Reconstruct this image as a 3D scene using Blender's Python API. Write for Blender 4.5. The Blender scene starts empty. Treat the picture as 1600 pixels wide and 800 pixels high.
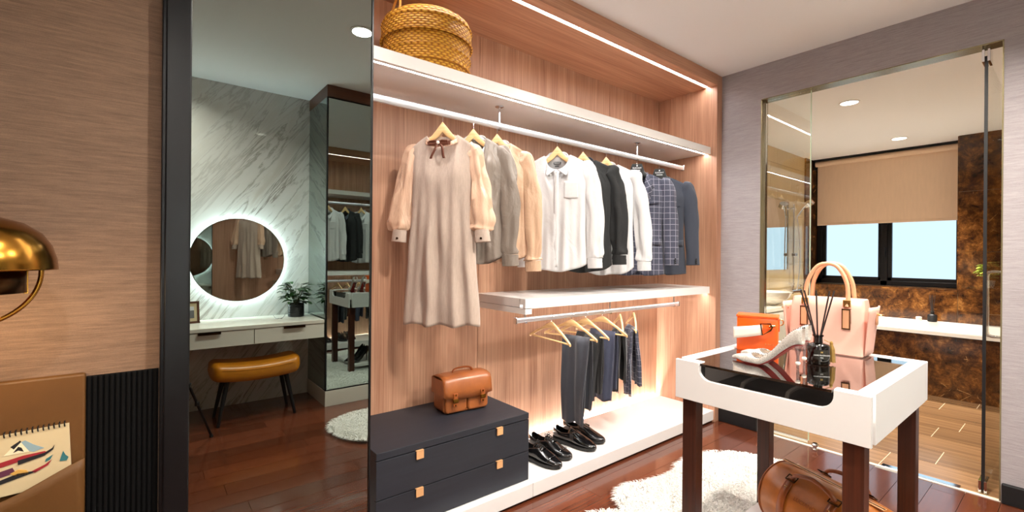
import bpy, bmesh, math, random
from math import sin, cos, pi, radians, sqrt, atan2, hypot
from mathutils import Vector, Matrix, noise
random.seed(7)
S = bpy.context.scene
COL = S.collection

# ---------------------------------------------------------------- camera, world, exposure
YAW, ROLL, CAMH = 0.89554, 0.00848, 1.27674
fw = Vector((cos(YAW), sin(YAW), 0)); rt = Vector((sin(YAW), -cos(YAW), 0)); up = Vector((0, 0, 1))
r3 = rt * cos(ROLL) + up * sin(ROLL); u3 = up * cos(ROLL) - rt * sin(ROLL)
cam = bpy.data.cameras.new('camera'); cam.sensor_width = 36; cam.lens = 36 * 716.94 / 1600; cam.clip_start = 0.02
co = bpy.data.objects.new('camera', cam); COL.objects.link(co)
mw = Matrix((r3, u3, -fw)).transposed().to_4x4(); mw.translation = (0, 0, CAMH)
co.matrix_world = mw
S.camera = co
W = bpy.data.worlds.new('world'); S.world = W; W.use_nodes = True
W.node_tree.nodes['Background'].inputs[0].default_value = (0.75, 0.85, 1.0, 1)
W.node_tree.nodes['Background'].inputs[1].default_value = 1.0
S.view_settings.view_transform = 'Standard'
try: S.view_settings.look = 'None'
except Exception: pass
S.view_settings.gamma = 1.0
S.view_settings.use_curve_mapping = False
S.view_settings.exposure = 0.68
LED = 30.0          # wardrobe strip emission
DOWN = 24.0         # ceiling downlight power (W)
BATH = 22.0         # bathroom downlight power
WINDOW = 0.78       # daylight on the frosted panes
S.cycles.max_bounces = 10
S.cycles.glossy_bounces = 8
S.cycles.transparent_max_bounces = 16
S.cycles.sample_clamp_indirect = 6

# ---------------------------------------------------------------- materials
def lin(c):
    c = c / 255.0
    return c / 12.92 if c <= 0.04045 else ((c + 0.055) / 1.055) ** 2.4
def rgb(r, g, b): return (lin(r), lin(g), lin(b), 1)
class NT:
    def __init__(s, name):
        s.m = bpy.data.materials.new(name); s.m.use_nodes = True
        s.t = s.m.node_tree; s.n = s.t.nodes
        s.b = s.n['Principled BSDF']; s.out = s.n['Material Output']
    def new(s, typ, **k):
        n = s.n.new(typ)
        for a, v in k.items():
            if a.startswith('i_'): n.inputs[a[2:].replace('_', ' ')].default_value = v
            else: setattr(n, a, v)
        return n
    def link(s, a, b): s.t.links.new(a, b)
    def coord(s, scale=(1, 1, 1), rot=(0, 0, 0), kind='Object', loc=(0, 0, 0)):
        c = s.new('ShaderNodeTexCoord'); mp = s.new('ShaderNodeMapping')
        mp.inputs['Scale'].default_value = scale; mp.inputs['Rotation'].default_value = rot; mp.inputs['Location'].default_value = loc
        s.link(c.outputs[kind], mp.inputs['Vector']); return mp.outputs['Vector']
    def coord2(s, rot, scale):
        v = s.coord((1, 1, 1), rot); mp = s.new('ShaderNodeMapping'); mp.inputs['Scale'].default_value = scale
        s.link(v, mp.inputs['Vector']); return mp.outputs['Vector']
    def noise(s, vec, scale=1, detail=4, rough=.55, dist=0):
        n = s.new('ShaderNodeTexNoise'); n.inputs['Scale'].default_value = scale; n.inputs['Detail'].default_value = detail
        n.inputs['Roughness'].default_value = rough; n.inputs['Distortion'].default_value = dist
        s.link(vec, n.inputs['Vector']); return n.outputs['Fac']
    def ramp(s, fac, stops):
        r = s.new('ShaderNodeValToRGB'); e = r.color_ramp.elements
        while len(e) < len(stops): e.new(.5)
        for i, (p, c) in enumerate(stops): e[i].position = p; e[i].color = c
        s.link(fac, r.inputs['Fac']); return r.outputs['Color']
    def math(s, op, a, b=None):
        n = s.new('ShaderNodeMath', operation=op)
        for i, v in enumerate((a, b)):
            if v is None: continue
            if isinstance(v, (int, float)): n.inputs[i].default_value = v
            else: s.link(v, n.inputs[i])
        return n.outputs[0]
    def mix(s, fac, a, b, mode='MIX'):
        n = s.new('ShaderNodeMix', data_type='RGBA', blend_type=mode)
        for sock, v in ((n.inputs[0], fac), (n.inputs[6], a), (n.inputs[7], b)):
            if isinstance(v, (int, float, tuple)): sock.default_value = v
            else: s.link(v, sock)
        return n.outputs[2]
    def bump(s, h, strength=.3, dist=.002):
        b = s.new('ShaderNodeBump'); b.inputs['Strength'].default_value = strength; b.inputs['Distance'].default_value = dist
        s.link(h, b.inputs['Height']); s.link(b.outputs['Normal'], s.b.inputs['Normal'])
    def set(s, col=None, rough=.5, metal=0, **k):
        if isinstance(col, tuple): s.b.inputs['Base Color'].default_value = col
        elif col is not None: s.link(col, s.b.inputs['Base Color'])
        s.b.inputs['Roughness'].default_value = rough; s.b.inputs['Metallic'].default_value = metal
        for a, v in k.items(): s.b.inputs[a.replace('_', ' ')].default_value = v
        return s.m
def plain(name, col, rough=.5, metal=0, nz=None, bp=None, **k):
    t = NT(name)
    c = col
    if nz:
        f = t.noise(t.coord(nz[0]), 1, 5)
        d = tuple(x * (1 - nz[1]) for x in col[:3]) + (1,); l = tuple(min(1, x * (1 + nz[1])) for x in col[:3]) + (1,)
        c = t.ramp(f, [(.3, d), (.7, l)])
    if bp: t.bump(t.noise(t.coord(bp[0]), 1, 3), bp[1], bp[2])
    return t.set(c, rough, metal, **k)
def emit(name, col, strength):
    t = NT(name); e = t.new('ShaderNodeEmission'); e.inputs[0].default_value = col; e.inputs[1].default_value = strength
    t.link(e.outputs[0], t.out.inputs[0]); return t.m
def mirror(name, col, rough=0.0):
    t = NT(name); g = t.new('ShaderNodeBsdfGlossy'); g.inputs['Color'].default_value = col; g.inputs['Roughness'].default_value = rough
    t.link(g.outputs[0], t.out.inputs[0]); return t.m
def glass(name, tint, base=.05, rough=0.0):
    t = NT(name); lw = t.new('ShaderNodeLayerWeight'); lw.inputs[0].default_value = .5
    f = t.math('ADD', t.math('MULTIPLY', t.math('POWER', lw.outputs['Facing'], 4.0), .9), base)
    tr = t.new('ShaderNodeBsdfTransparent'); tr.inputs[0].default_value = tint
    g = t.new('ShaderNodeBsdfGlossy'); g.inputs['Roughness'].default_value = rough; g.inputs['Color'].default_value = (1, 1, 1, 1)
    m = t.new('ShaderNodeMixShader'); t.link(f, m.inputs[0]); t.link(tr.outputs[0], m.inputs[1]); t.link(g.outputs[0], m.inputs[2])
    t.link(m.outputs[0], t.out.inputs[0]); return t.m
def walnut(name, c1, c2, axis='z', rough=.42, obj_random=False):
    t = NT(name)
    sc = {'z': (110, 110, 2.2), 'x': (2.2, 110, 110), 'y': (110, 2.2, 110)}[axis]
    sc2 = {'z': (9, 9, .5), 'x': (.5, 9, 9), 'y': (9, .5, 9)}[axis]
    v = t.coord(sc); w = t.coord(sc2)
    f = t.noise(v, 1, 5, .6, .25); g = t.noise(w, 1, 3, .5, .6)
    h = t.math('ADD', t.math('MULTIPLY', f, .6), t.math('MULTIPLY', g, .4))
    c = t.ramp(h, [(.33, c1), (.64, c2)])
    if obj_random:
        oi = t.new('ShaderNodeObjectInfo')
        k = t.math('ADD', t.math('MULTIPLY', oi.outputs['Random'], .55), .72)
        n = t.new('ShaderNodeVectorMath', operation='SCALE'); t.link(c, n.inputs[0]); t.link(k, n.inputs['Scale']); c = n.outputs[0]
    t.bump(f, .08, .001)
    return t.set(c, rough, 0, Coat_Weight=.6, Coat_Roughness=.08) if obj_random else t.set(c, rough)
def wallpaper(name, c1, c2):
    t = NT(name)
    f = t.noise(t.coord((16, 16, 420)), 1, 4, .7); g = t.noise(t.coord((7, 7, 150)), 1, 4, .65); k = t.noise(t.coord((420, 420, 420)), 1, 2)
    h = t.math('ADD', t.math('ADD', t.math('MULTIPLY', f, .5), t.math('MULTIPLY', g, .32)), t.math('MULTIPLY', k, .18))
    c = t.ramp(h, [(.30, c1), (.70, c2)])
    t.bump(f, .35, .002); return t.set(c, .8)
def fabric(name, col, rough=.85, weave=900, amt=.18, sheen=.3, var=(40, 40, 6), wr=0):
    t = NT(name)
    f = t.noise(t.coord((weave, weave, weave)), 1, 2); g = t.noise(t.coord(var), 1, 4)
    h = t.math('ADD', t.math('MULTIPLY', f, .5), t.math('MULTIPLY', g, .5))
    d = tuple(x * (1 - amt) for x in col[:3]) + (1,); l = tuple(min(1, x * (1 + amt)) for x in col[:3]) + (1,)
    if wr:
        w = t.noise(t.coord((14, 14, 7)), 1, 3, .5, 1.2); t.bump(t.math('ADD', t.math('MULTIPLY', w, 1.0), t.math('MULTIPLY', f, .03)), wr, .02)
    else: t.bump(f, .15, .001)
    return t.set(t.ramp(h, [(.35, d), (.65, l)]), rough, 0, Sheen_Weight=sheen)
def leather(name, col, rough=.38, amt=.22, coat=.25):
    t = NT(name); g = t.noise(t.coord((9, 9, 9)), 1, 5, .6); f = t.noise(t.coord((260, 260, 260)), 1, 2)
    d = tuple(x * (1 - amt) for x in col[:3]) + (1,); l = tuple(min(1, x * (1 + amt)) for x in col[:3]) + (1,)
    t.bump(f, .12, .001); return t.set(t.ramp(g, [(.3, d), (.7, l)]), rough, 0, Coat_Weight=coat, Coat_Roughness=.2)

M = {}
M['walnut'] = walnut('walnut_veneer', rgb(158, 108, 82), rgb(208, 162, 132))
M['walnut_x'] = walnut('walnut_veneer_horizontal', rgb(156, 102, 74), rgb(202, 150, 116), 'x')
M['jatoba'] = walnut('red_brown_floor_wood', rgb(84, 40, 24), rgb(112, 58, 36), 'x', .17, True)
M['darkwood'] = walnut('dark_stained_wood', rgb(48, 22, 14), rgb(84, 40, 24), 'z', .35)
M['darkframe'] = walnut('brown_trim_wood', rgb(74, 42, 26), rgb(110, 64, 40), 'x', .4)
M['hanger'] = walnut('pale_hanger_wood', rgb(206, 158, 100), rgb(236, 198, 142), 'x', .4)
M['hanger2'] = walnut('light_beech_wood', rgb(208, 160, 102), rgb(238, 200, 144), 'x', .4)
M['paper_end'] = wallpaper('grey_taupe_grasscloth', rgb(134, 126, 128), rgb(184, 176, 178))
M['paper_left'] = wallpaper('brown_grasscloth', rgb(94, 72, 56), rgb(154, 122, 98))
M['white'] = plain('white_lacquer', rgb(244, 241, 239), .3)
M['cream'] = plain('cream_lacquer', rgb(236, 232, 220), .18)
M['ceiling'] = plain('matt_white_paint', rgb(242, 241, 240), .9)
M['black'] = plain('matt_black_lacquer', rgb(15, 15, 17), .5)
M['charcoal'] = plain('charcoal_wood_board', rgb(34, 37, 46), .55, nz=((4, 60, 60), .15))
M['blackmetal'] = plain('black_aluminium', rgb(20, 20, 22), .35, .4)
M['chrome'] = plain('polished_chrome', rgb(225, 225, 228), .08, 1)
M['ribblack'] = plain('flat_black_ribs', rgb(9, 9, 10), .85, Specular_IOR_Level=.15)
M['steel'] = plain('satin_aluminium', rgb(230, 230, 234), .28, .85)
M['brass'] = plain('aged_brass', rgb(158, 112, 44), .2, 1)
M['brassdark'] = plain('dark_bronze', rgb(74, 52, 30), .3, 1)
M['gold'] = plain('pale_gold_metal', rgb(226, 178, 112), .25, 1)
M['tan'] = leather('tan_leather', rgb(164, 92, 44))
M['tandk'] = leather('tan_leather_dark', rgb(150, 76, 28))
M['cognac'] = leather('cognac_leather', rgb(186, 108, 44), .34)
M['edge'] = plain('light_leather_edge', rgb(224, 168, 116), .5)
M['headleather'] = leather('saddle_leather_panel', rgb(96, 60, 14), .6, .1, 0)
M['mustard'] = leather('mustard_leather', rgb(206, 128, 22), .42, .12)
M['pink'] = leather('blush_pink_leather', rgb(228, 176, 158), .45, .03, .1)
M['pinkdk'] = leather('blush_handle_leather', rgb(222, 164, 124), .45, .04, .1)
M['orange'] = leather('bright_orange_leather', rgb(240, 92, 14), .35, .06)
M['ivory'] = leather('ivory_leather', rgb(244, 230, 216), .5, .02)
M['shoe'] = plain('black_polished_leather', rgb(14, 14, 15), .14, 0, None, ((18, 18, 18), .25, .004), Coat_Weight=.6, Coat_Roughness=.08)
M['shoein'] = plain('black_shoe_lining', rgb(16, 15, 14), .7)
M['sole'] = plain('black_rubber_sole', rgb(24, 23, 23), .5)
M['darkmirror'] = mirror('tinted_mirror_glass', (.30, .340, .318, 1))
M['cabmirror'] = mirror('smoked_mirror_glass', (.50, .56, .54, 1))
M['mirror'] = mirror('round_mirror_silver', (.72, .72, .70, 1))
M['bathmirror'] = mirror('bathroom_mirror_silver', (.85, .85, .83, 1))
M['glass'] = glass('clear_glass', (.97, .985, .965, 1), .075)
M['topglass'] = glass('smoked_table_glass', (.30, .28, .27, 1), .24)
M['bottle'] = glass('black_bottle_glass', (.10, .10, .11, 1), .08)
M['crystal'] = glass('clear_acrylic', (.8, .8, .84, 1), .38)
M['led'] = emit('white_led_strip', (1, .98, .965, 1), LED)
M['ledback'] = emit('warm_led_strip', (1, .965, .92, 1), LED * 6)
M['ledcool'] = emit('cool_mirror_led', (.80, .95, 1, 1), 150)
M['lampdisc'] = emit('downlight_diffuser', (1, .90, .74, 1), 14)
M['bulb'] = emit('warm_bulb', (1, .66, .30, 1), 14)
M['pane'] = emit('frosted_daylit_pane', (.61, .84, 1.0, 1), WINDOW)
M['black_velvet'] = fabric('black_velvet', rgb(20, 19, 18), .95)
M['grey_velvet'] = fabric('grey_velvet', rgb(120, 116, 110), .9)
M['linen'] = fabric('beige_linen', rgb(188, 168, 154), .9, 700, .12, .2, (160, 160, 25))
M['satin_pink'] = fabric('champagne_satin', rgb(222, 184, 156), .36, 300, .06, .2, wr=0.35)
M['satin_grey'] = fabric('taupe_grey_satin', rgb(134, 122, 112), .34, 300, .06, .2, wr=0.45)
M['satin_beige'] = fabric('beige_satin', rgb(210, 172, 142), .34, 300, .06, .2, wr=0.45)
M['cotton'] = fabric('white_cotton', rgb(212, 211, 212), .85, 900, .03, .1, wr=0.3)
M['cottonblk'] = fabric('black_cotton', rgb(20, 21, 22), .8, 900, .1, .1, wr=0.3)
M['navy'] = fabric('navy_wool', rgb(52, 57, 70), .85, 700, .1, .2)
M['trouser1'] = fabric('charcoal_grey_wool', rgb(52, 54, 62), .85, 700, .1, .2, wr=0.2)
M['trouser2'] = fabric('navy_blue_wool', rgb(58, 62, 82), .85, 700, .1, .2, wr=0.2)
M['trouser3'] = fabric('black_wool', rgb(26, 26, 28), .85, 700, .1, .2, wr=0.2)
M['ribbon'] = plain('brown_velvet_ribbon', rgb(110, 62, 44), .5)
M['wool'] = fabric('white_sheepskin', rgb(252, 249, 243), .95, 300, .02, .4)
M['blind'] = fabric('beige_blind_cloth', rgb(230, 200, 172), .85, 900, .04, .1)
M['basket'] = None
M['porcelain'] = plain('white_porcelain', rgb(240, 236, 228), .1)
M['leaf'] = plain('dark_green_leaf', rgb(40, 78, 34), .35, 0, ((20, 20, 20), .35))
M['leafy'] = plain('yellow_green_leaf', rgb(150, 168, 60), .5, 0, ((20, 20, 20), .3))
M['stem'] = plain('plant_stem', rgb(78, 82, 44), .6)
M['pot'] = plain('black_ribbed_pot', rgb(24, 25, 26), .5)
M['soil'] = plain('potting_soil', rgb(40, 28, 20), .95)
M['paper'] = plain('drawing_paper', rgb(206, 188, 150), .8)
M['tile'] = plain('cream_bathroom_tile', rgb(206, 182, 140), .2, 0, ((5, 3, 3), .06))
M['grout'] = plain('pale_grout', rgb(226, 208, 176), .8)
M['redsole'] = plain('red_lacquer_sole', rgb(150, 26, 22), .3)
M['label'] = plain('black_woven_label', rgb(16, 16, 17), .6)
M['ink'] = plain('white_ink', rgb(230, 230, 230), .6)
M['goldink'] = plain('gold_ink', rgb(206, 170, 90), .5)
M['tassel'] = fabric('olive_gold_thread', rgb(150, 112, 34), .7, 600, .2)
M['stick'] = plain('dark_reed_stick', rgb(36, 26, 22), .7)
def mk_basket():
    t = NT('yellow_woven_wicker')
    c = t.new('ShaderNodeTexCoord'); sp = t.new('ShaderNodeSeparateXYZ'); t.link(c.outputs['Object'], sp.inputs[0])
    ang = t.math('ARCTAN2', sp.outputs[1], sp.outputs[0])
    row = t.math('MULTIPLY', sp.outputs[2], 1 / .0125)
    par = t.math('MULTIPLY', t.math('FLOOR', row), pi)
    w = t.math('SINE', t.math('ADD', t.math('MULTIPLY', ang, 44), par))
    rr = t.math('SINE', t.math('MULTIPLY', t.math('FRACT', row), pi))
    h = t.math('MULTIPLY', t.math('ADD', t.math('MULTIPLY', w, .5), .5), rr)
    col = t.ramp(h, [(.0, rgb(176, 106, 16)), (.25, rgb(226, 156, 36)), (.8, rgb(250, 196, 74))])
    t.bump(h, 1.0, .008); M['basket'] = t.set(col, .5)
mk_basket()
def mk_marble():
    t = NT('white_veined_marble')
    sp = t.coord2((0, radians(-36), 0), (6.5, 6.5, .95))
    f = t.noise(sp, 1, 8, .62, .8); g = t.noise(t.coord2((0, radians(-33), 0), (1.6, 1.6, .6)), 1, 3)
    vein = t.ramp(f, [(.0, rgb(150, 134, 112)), (.40, rgb(214, 208, 198)), (.465, rgb(232, 230, 226)), (.50, rgb(96, 82, 64)), (.53, rgb(226, 224, 220)), (.62, rgb(234, 232, 230)), (.66, rgb(140, 126, 108)), (.70, rgb(232, 230, 226))])
    c = t.mix(t.ramp(g, [(.34, (0, 0, 0, 1)), (.6, (.75, .75, .75, 1))]), vein, rgb(226, 224, 220))
    M['marble'] = t.set(c, .04)
    t = NT('brown_emperador_marble')
    f = t.noise(t.coord((10, 10, 10)), 1, 10, .75, .3); v = t.new('ShaderNodeTexVoronoi', feature='DISTANCE_TO_EDGE'); v.inputs['Scale'].default_value = 5.5
    t.link(t.coord((1, 1, 1.3), (.3, .2, .5)), v.inputs['Vector'])
    nz = t.noise(t.coord((14, 14, 14)), 1, 5)
    base = t.ramp(f, [(.34, rgb(30, 16, 9)), (.47, rgb(70, 40, 19)), (.58, rgb(112, 70, 32)), (.70, rgb(170, 120, 66))])
    dd = t.noise(t.coord((2.2, 2.2, 2.2)), 1, 3)
    ve = t.math('LESS_THAN', t.math('ADD', v.outputs['Distance'], t.math('MULTIPLY', nz, .09)), t.math('MULTIPLY', dd, .072))
    M['emperador'] = t.set(t.mix(t.math('MULTIPLY', ve, .5), base, rgb(206, 158, 100)), .12)
    t = NT('wood_look_floor_tile')
    f = t.noise(t.coord((26, .9, 26)), 1, 5, .6, .3)
    oi = t.new('ShaderNodeObjectInfo'); k = t.math('ADD', t.math('MULTIPLY', oi.outputs['Random'], .3), .85)
    c = t.ramp(f, [(.3, rgb(112, 82, 56)), (.7, rgb(164, 126, 88))])
    n = t.new('ShaderNodeVectorMath', operation='SCALE'); t.link(c, n.inputs[0]); t.link(k, n.inputs['Scale'])
    M['bathtile'] = t.set(n.outputs[0], .22)
    for nm, rot in (('plaid', 0), ('plaid_lapel', radians(24))): mk_plaid(nm, rot)
    t = NT('silver_glitter')
    v = t.new('ShaderNodeTexVoronoi'); v.inputs['Scale'].default_value = 900; t.link(t.coord(), v.inputs['Vector'])
    M['glitter'] = t.set(t.ramp(v.outputs['Color'], [(.1, rgb(150, 142, 132)), (.5, rgb(222, 214, 204)), (.9, rgb(250, 246, 240))]), .35, .25)
def mk_plaid(nm, rot):
    t = NT('navy_windowpane_check_wool')
    sp = t.new('ShaderNodeSeparateXYZ'); t.link(t.coord((1, 1, 1), (0, rot, 0)), sp.inputs[0])
    a = t.math('LESS_THAN', t.math('FRACT', t.math('MULTIPLY', sp.outputs[0], 27)), .07)
    b = t.math('LESS_THAN', t.math('FRACT', t.math('MULTIPLY', sp.outputs[2], 25)), .07)
    f = t.noise(t.coord((500, 500, 500)), 1, 2)
    base = t.ramp(f, [(.35, rgb(50, 52, 68)), (.65, rgb(72, 74, 92))])
    M[nm] = t.set(t.mix(t.math('MAXIMUM', a, b), base, rgb(150, 150, 164)), .85, 0, Sheen_Weight=.2)
mk_marble()

# ---------------------------------------------------------------- mesh helpers
class MB:
    def __init__(s): s.v = []; s.f = []
    def add(s, vs, fs):
        o = len(s.v); s.v += [tuple(p) for p in vs]; s.f += [tuple(i + o for i in q) for q in fs]; return s
    def box(s, x0, x1, y0, y1, z0, z1):
        return s.add([(x, y, z) for z in (z0, z1) for y in (y0, y1) for x in (x0, x1)],
                     [(0, 2, 3, 1), (4, 5, 7, 6), (0, 1, 5, 4), (2, 6, 7, 3), (0, 4, 6, 2), (1, 3, 7, 5)])
    def grid(s, fn, nu, nv, cu=False, cv=False):
        U = nu if cu else nu + 1; V = nv if cv else nv + 1
        vs = [fn(i / nu, j / nv) for j in range(V) for i in range(U)]
        fs = []
        for j in range(nv):
            for i in range(nu):
                a = j * U + i; b = j * U + (i + 1) % U; c = ((j + 1) % V) * U + (i + 1) % U; d = ((j + 1) % V) * U + i
                fs.append((a, b, c, d))
        return s.add(vs, fs)
    def loft(s, rings, closed=True, caps=True):
        n = len(rings[0]); o = len(s.v)
        vs = [p for r in rings for p in r]; fs = []
        for j in range(len(rings) - 1):
            for i in range(n if closed else n - 1):
                a = j * n + i; b = j * n + (i + 1) % n
                fs.append((a, b, b + n, a + n))
        if caps and closed:
            fs.append(tuple(range(n - 1, -1, -1))); fs.append(tuple((len(rings) - 1) * n + i for i in range(n)))
        return s.add(vs, fs)
    def tube(s, path, r, n=8, closed=False, caps=True, flat=1.0):
        P = [Vector(p) for p in path]; k = len(P); R = r if isinstance(r, (list, tuple)) else [r] * k
        T = []
        for i in range(k):
            a = P[(i - 1) % k] if (closed or i > 0) else P[i]; b = P[(i + 1) % k] if (closed or i < k - 1) else P[i]
            T.append((b - a).normalized())
        nrm = T[0].orthogonal().normalized(); rings = []
        for i in range(k):
            nrm = (nrm - T[i] * nrm.dot(T[i]))
            nrm = nrm.normalized() if nrm.length > 1e-6 else T[i].orthogonal().normalized()
            bi = T[i].cross(nrm)
            rings.append([P[i] + nrm * (R[i] * cos(2 * pi * q / n)) + bi * (R[i] * flat * sin(2 * pi * q / n)) for q in range(n)])
        if closed: rings.append(rings[0])
        return s.loft(rings, True, caps and not closed)
    def lathe(s, prof, n=24, c=(0, 0, 0), caps=True):
        return s.loft([[(c[0] + r * cos(2 * pi * q / n), c[1] + r * sin(2 * pi * q / n), c[2] + z) for q in range(n)] for r, z in prof], True, caps)
    def prism(s, pts, axis, a, b):
        f = {'x': lambda p, t: (t, p[0], p[1]), 'y': lambda p, t: (p[0], t, p[1]), 'z': lambda p, t: (p[0], p[1], t)}[axis]
        return s.loft([[f(p, a) for p in pts], [f(p, b) for p in pts]])
    def obj(s, name, mat, parent=None, loc=None, rot=None, smooth=False, bevel=0, solid=0, sub=0, world=False, seg=2, fix=True):
        me = bpy.data.meshes.new(name); me.from_pydata(s.v, [], s.f)
        if fix:
            bm = bmesh.new(); bm.from_mesh(me); bmesh.ops.remove_doubles(bm, verts=bm.verts, dist=1e-6)
            bmesh.ops.recalc_face_normals(bm, faces=bm.faces); bm.to_mesh(me); bm.free()
        me.validate(); me.update()
        for m in (mat if isinstance(mat, list) else [mat]): me.materials.append(m)
        if smooth:
            me.polygons.foreach_set('use_smooth', [True] * len(me.polygons))
            me.set_sharp_from_angle(angle=radians(50 if smooth is True else smooth))
        o = bpy.data.objects.new(name, me); COL.objects.link(o)
        if parent is not None:
            o.parent = parent
            if world: o.location = -(wloc(parent))
        if loc is not None: o.location = loc
        if rot is not None: o.rotation_euler = rot
        if bevel:
            b = o.modifiers.new('bevel', 'BEVEL'); b.width = bevel; b.segments = seg; b.limit_method = 'ANGLE'
        if solid:
            b = o.modifiers.new('solid', 'SOLIDIFY'); b.thickness = solid; b.offset = 0
        if sub:
            b = o.modifiers.new('sub', 'SUBSURF'); b.levels = sub; b.render_levels = sub
        return o
def wloc(o):
    l = Vector(o.location)
    while o.parent: o = o.parent; l = l + Vector(o.location)
    return l
def B(*a): return MB().box(*a)
def tag(o, label, cat, group=None):
    o['label'] = label; o['category'] = cat
    if group: o['group'] = group
    return o
def thing(name, label, cat, loc=(0, 0, 0), rz=0, group=None):
    o = bpy.data.objects.new(name, None); COL.objects.link(o); o.empty_display_size = .05
    o.location = loc; o.rotation_euler = (0, 0, rz); return tag(o, label, cat, group)
def struct(o): o['kind'] = 'structure'; return o
def sub(o, p):     # make o (built in its parent's coordinates) a sub-part of part p which has an identity or -location offset
    o.parent = p; return o
def lerp(a, b, t): return a + (b - a) * t
def sstep(t): t = max(0, min(1, t)); return t * t * (3 - 2 * t)
def pw(t, pts):
    for (a, x), (b, y) in zip(pts, pts[1:]):
        if t <= b: return lerp(x, y, sstep((t - a) / (b - a))) if b > a else y
    return pts[-1][1]
def spl(pts, n):
    """smooth open curve through points"""
    P = [Vector(p) for p in pts]; out = []
    for i in range(len(P) - 1):
        p0 = P[max(0, i - 1)]; p1 = P[i]; p2 = P[i + 1]; p3 = P[min(len(P) - 1, i + 2)]
        for k in range(n):
            t = k / n
            out.append(.5 * ((2 * p1) + (p2 - p0) * t + (2 * p0 - 5 * p1 + 4 * p2 - p3) * t * t + (3 * p1 - p0 - 3 * p2 + p3) * t ** 3))
    out.append(P[-1]); return out
def text(s, size, mat, parent, loc, rot, name='lettering', align='CENTER'):
    c = bpy.data.curves.new(name, 'FONT'); c.body = s; c.size = size; c.align_x = align; c.align_y = 'CENTER'; c.extrude = .0003; c.resolution_u = 3
    t = bpy.data.objects.new('text_tmp', c); COL.objects.link(t)
    me = bpy.data.meshes.new_from_object(t.evaluated_get(bpy.context.evaluated_depsgraph_get()))
    bpy.data.objects.remove(t); me.name = name; me.materials.clear(); me.materials.append(mat)
    o = bpy.data.objects.new(name, me); COL.objects.link(o); o.parent = parent; o.location = loc; o.rotation_euler = rot; return o

# ---------------------------------------------------------------- the room shell
H = 2.7; X1 = 3.539; YW = 1.79; YB = 2.32; YR = -0.995; XL = -2.6
struct(B(XL - .1, X1 + .101, YR - .1, 2.45, H, H + .1).obj('ceiling', M['ceiling']))
floor = struct(B(XL - .1, X1 + .0, YR - .1, 2.45, -.12, -.012).obj('floor', M['black']))
PW = .1335; PL = 1.25; rows = int((YW + .02 - YR) / PW) + 1
full = None; y = .403 - PW * 11
while y + PW < YR: y += PW
r = 0
while y < YW + .02:
    x = XL - random.random() * PL + 0.0
    x = XL - ((r * .47) % 1) * PL
    while x < X1:
        a, b = max(x, XL), min(x + PL, X1); y0, y1 = max(y, YR), min(y + PW, YW + .06)
        if b - a > .05 and y1 - y0 > .02:
            g = .0011
            if abs(b - a - PL) < 1e-6 and abs(y1 - y0 - PW) < 1e-6:
                if full is None:
                    o = B(g, PL - g, g, PW - g, -.012, 0).obj('plank', M['jatoba'], floor, (a, y0, 0)); full = o
                else:
                    o = full.copy(); COL.objects.link(o); o.location = (a, y0, 0)
            else:
                B(g, b - a - g, g, y1 - y0 - g, -.012, 0).obj('plank', M['jatoba'], floor, (a, y0, 0))
        x += PL
    y += PW; r += 1
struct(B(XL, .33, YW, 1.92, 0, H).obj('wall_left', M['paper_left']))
struct(B(.33, X1 + .1, 2.345, 2.45, 0, H).obj('wall_back', M['ceiling']))
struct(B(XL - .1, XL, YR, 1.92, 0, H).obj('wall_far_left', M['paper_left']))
struct(B(XL, X1, YR - .1, YR, 0, H).obj('wall_rear', M['marble']))
OY0, OY1, OZ = .272, 1.497, 2.445
we = MB().box(X1, X1 + .1, OY1, 2.345, 0, H); we.box(X1, X1 + .1, YR, OY0, 0, H); we.box(X1, X1 + .1, OY0, OY1, OZ, H)
struct(we.obj('wall_right', M['paper_end']))
tr = MB().box(X1 - .002, X1 + .102, OY1 - .006, OY1, 0, OZ).box(X1 - .002, X1 + .102, OY0, OY0 + .006, 0, OZ).box(X1 - .002, X1 + .102, OY0, OY1, OZ - .006, OZ)
struct(tr.obj('trim_1', plain('greenish_bronze_trim', rgb(150, 138, 104), .25, .6)))
struct(B(X1 - .025, X1, OY1 + .006, YW, 0, .105).obj('baseboard_right', M['black'], bevel=.006))
struct(B(X1 - .025, X1, YR, OY0 - .004, 0, .105).obj('baseboard_right', M['black'], bevel=.006))
struct(B(X1 - .004, X1 + .012, OY0, OY1, -.012, .004).obj('trim_2', M['cream']))

# bathroom shell
BX = 3.64; BW = 6.77; BZ = 2.6; BYL = 2.32; BYR = -.3
struct(B(BX, 7.45, BYR - .1, BYL + .1, BZ, BZ + .1).obj('ceiling', M['ceiling']))
bf = struct(B(X1 + .012, 7.0, BYR, BYL + .05, -.12, -.0022).obj('floor', M['grout']))
TL = 1.15; TWd = .287
for i in range(8):
    xa = 5.59 - TWd * (i); xb = xa + TWd
    xa = max(xa, X1 + .014); off = {0: .577, 1: .775, 2: .98, 3: .58, 4: .69, 5: .9, 6: .58, 7: .8}[i]
    y = off - 2 * TL
    while y < BYL:
        a, b = max(y, BYR), min(y + TL, BYL)
        if b - a > .03: B(0, xb - xa - .005, 0, b - a - .005, -.008, 0).obj('floor_tile', M['bathtile'], bf, (xa, a, 0))
        y += TL
B(0, .2, 0, BYL - BYR, -.008, 0).obj('floor_tile', M['bathtile'], bf, (5.88, BYR, 0))
bl = struct(B(BX, 7.45, BYL + .008, BYL + .1, 0, BZ).obj('wall_bathroom_left', M['grout']))
th, tw = .302, .60
tl_full = None
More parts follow.
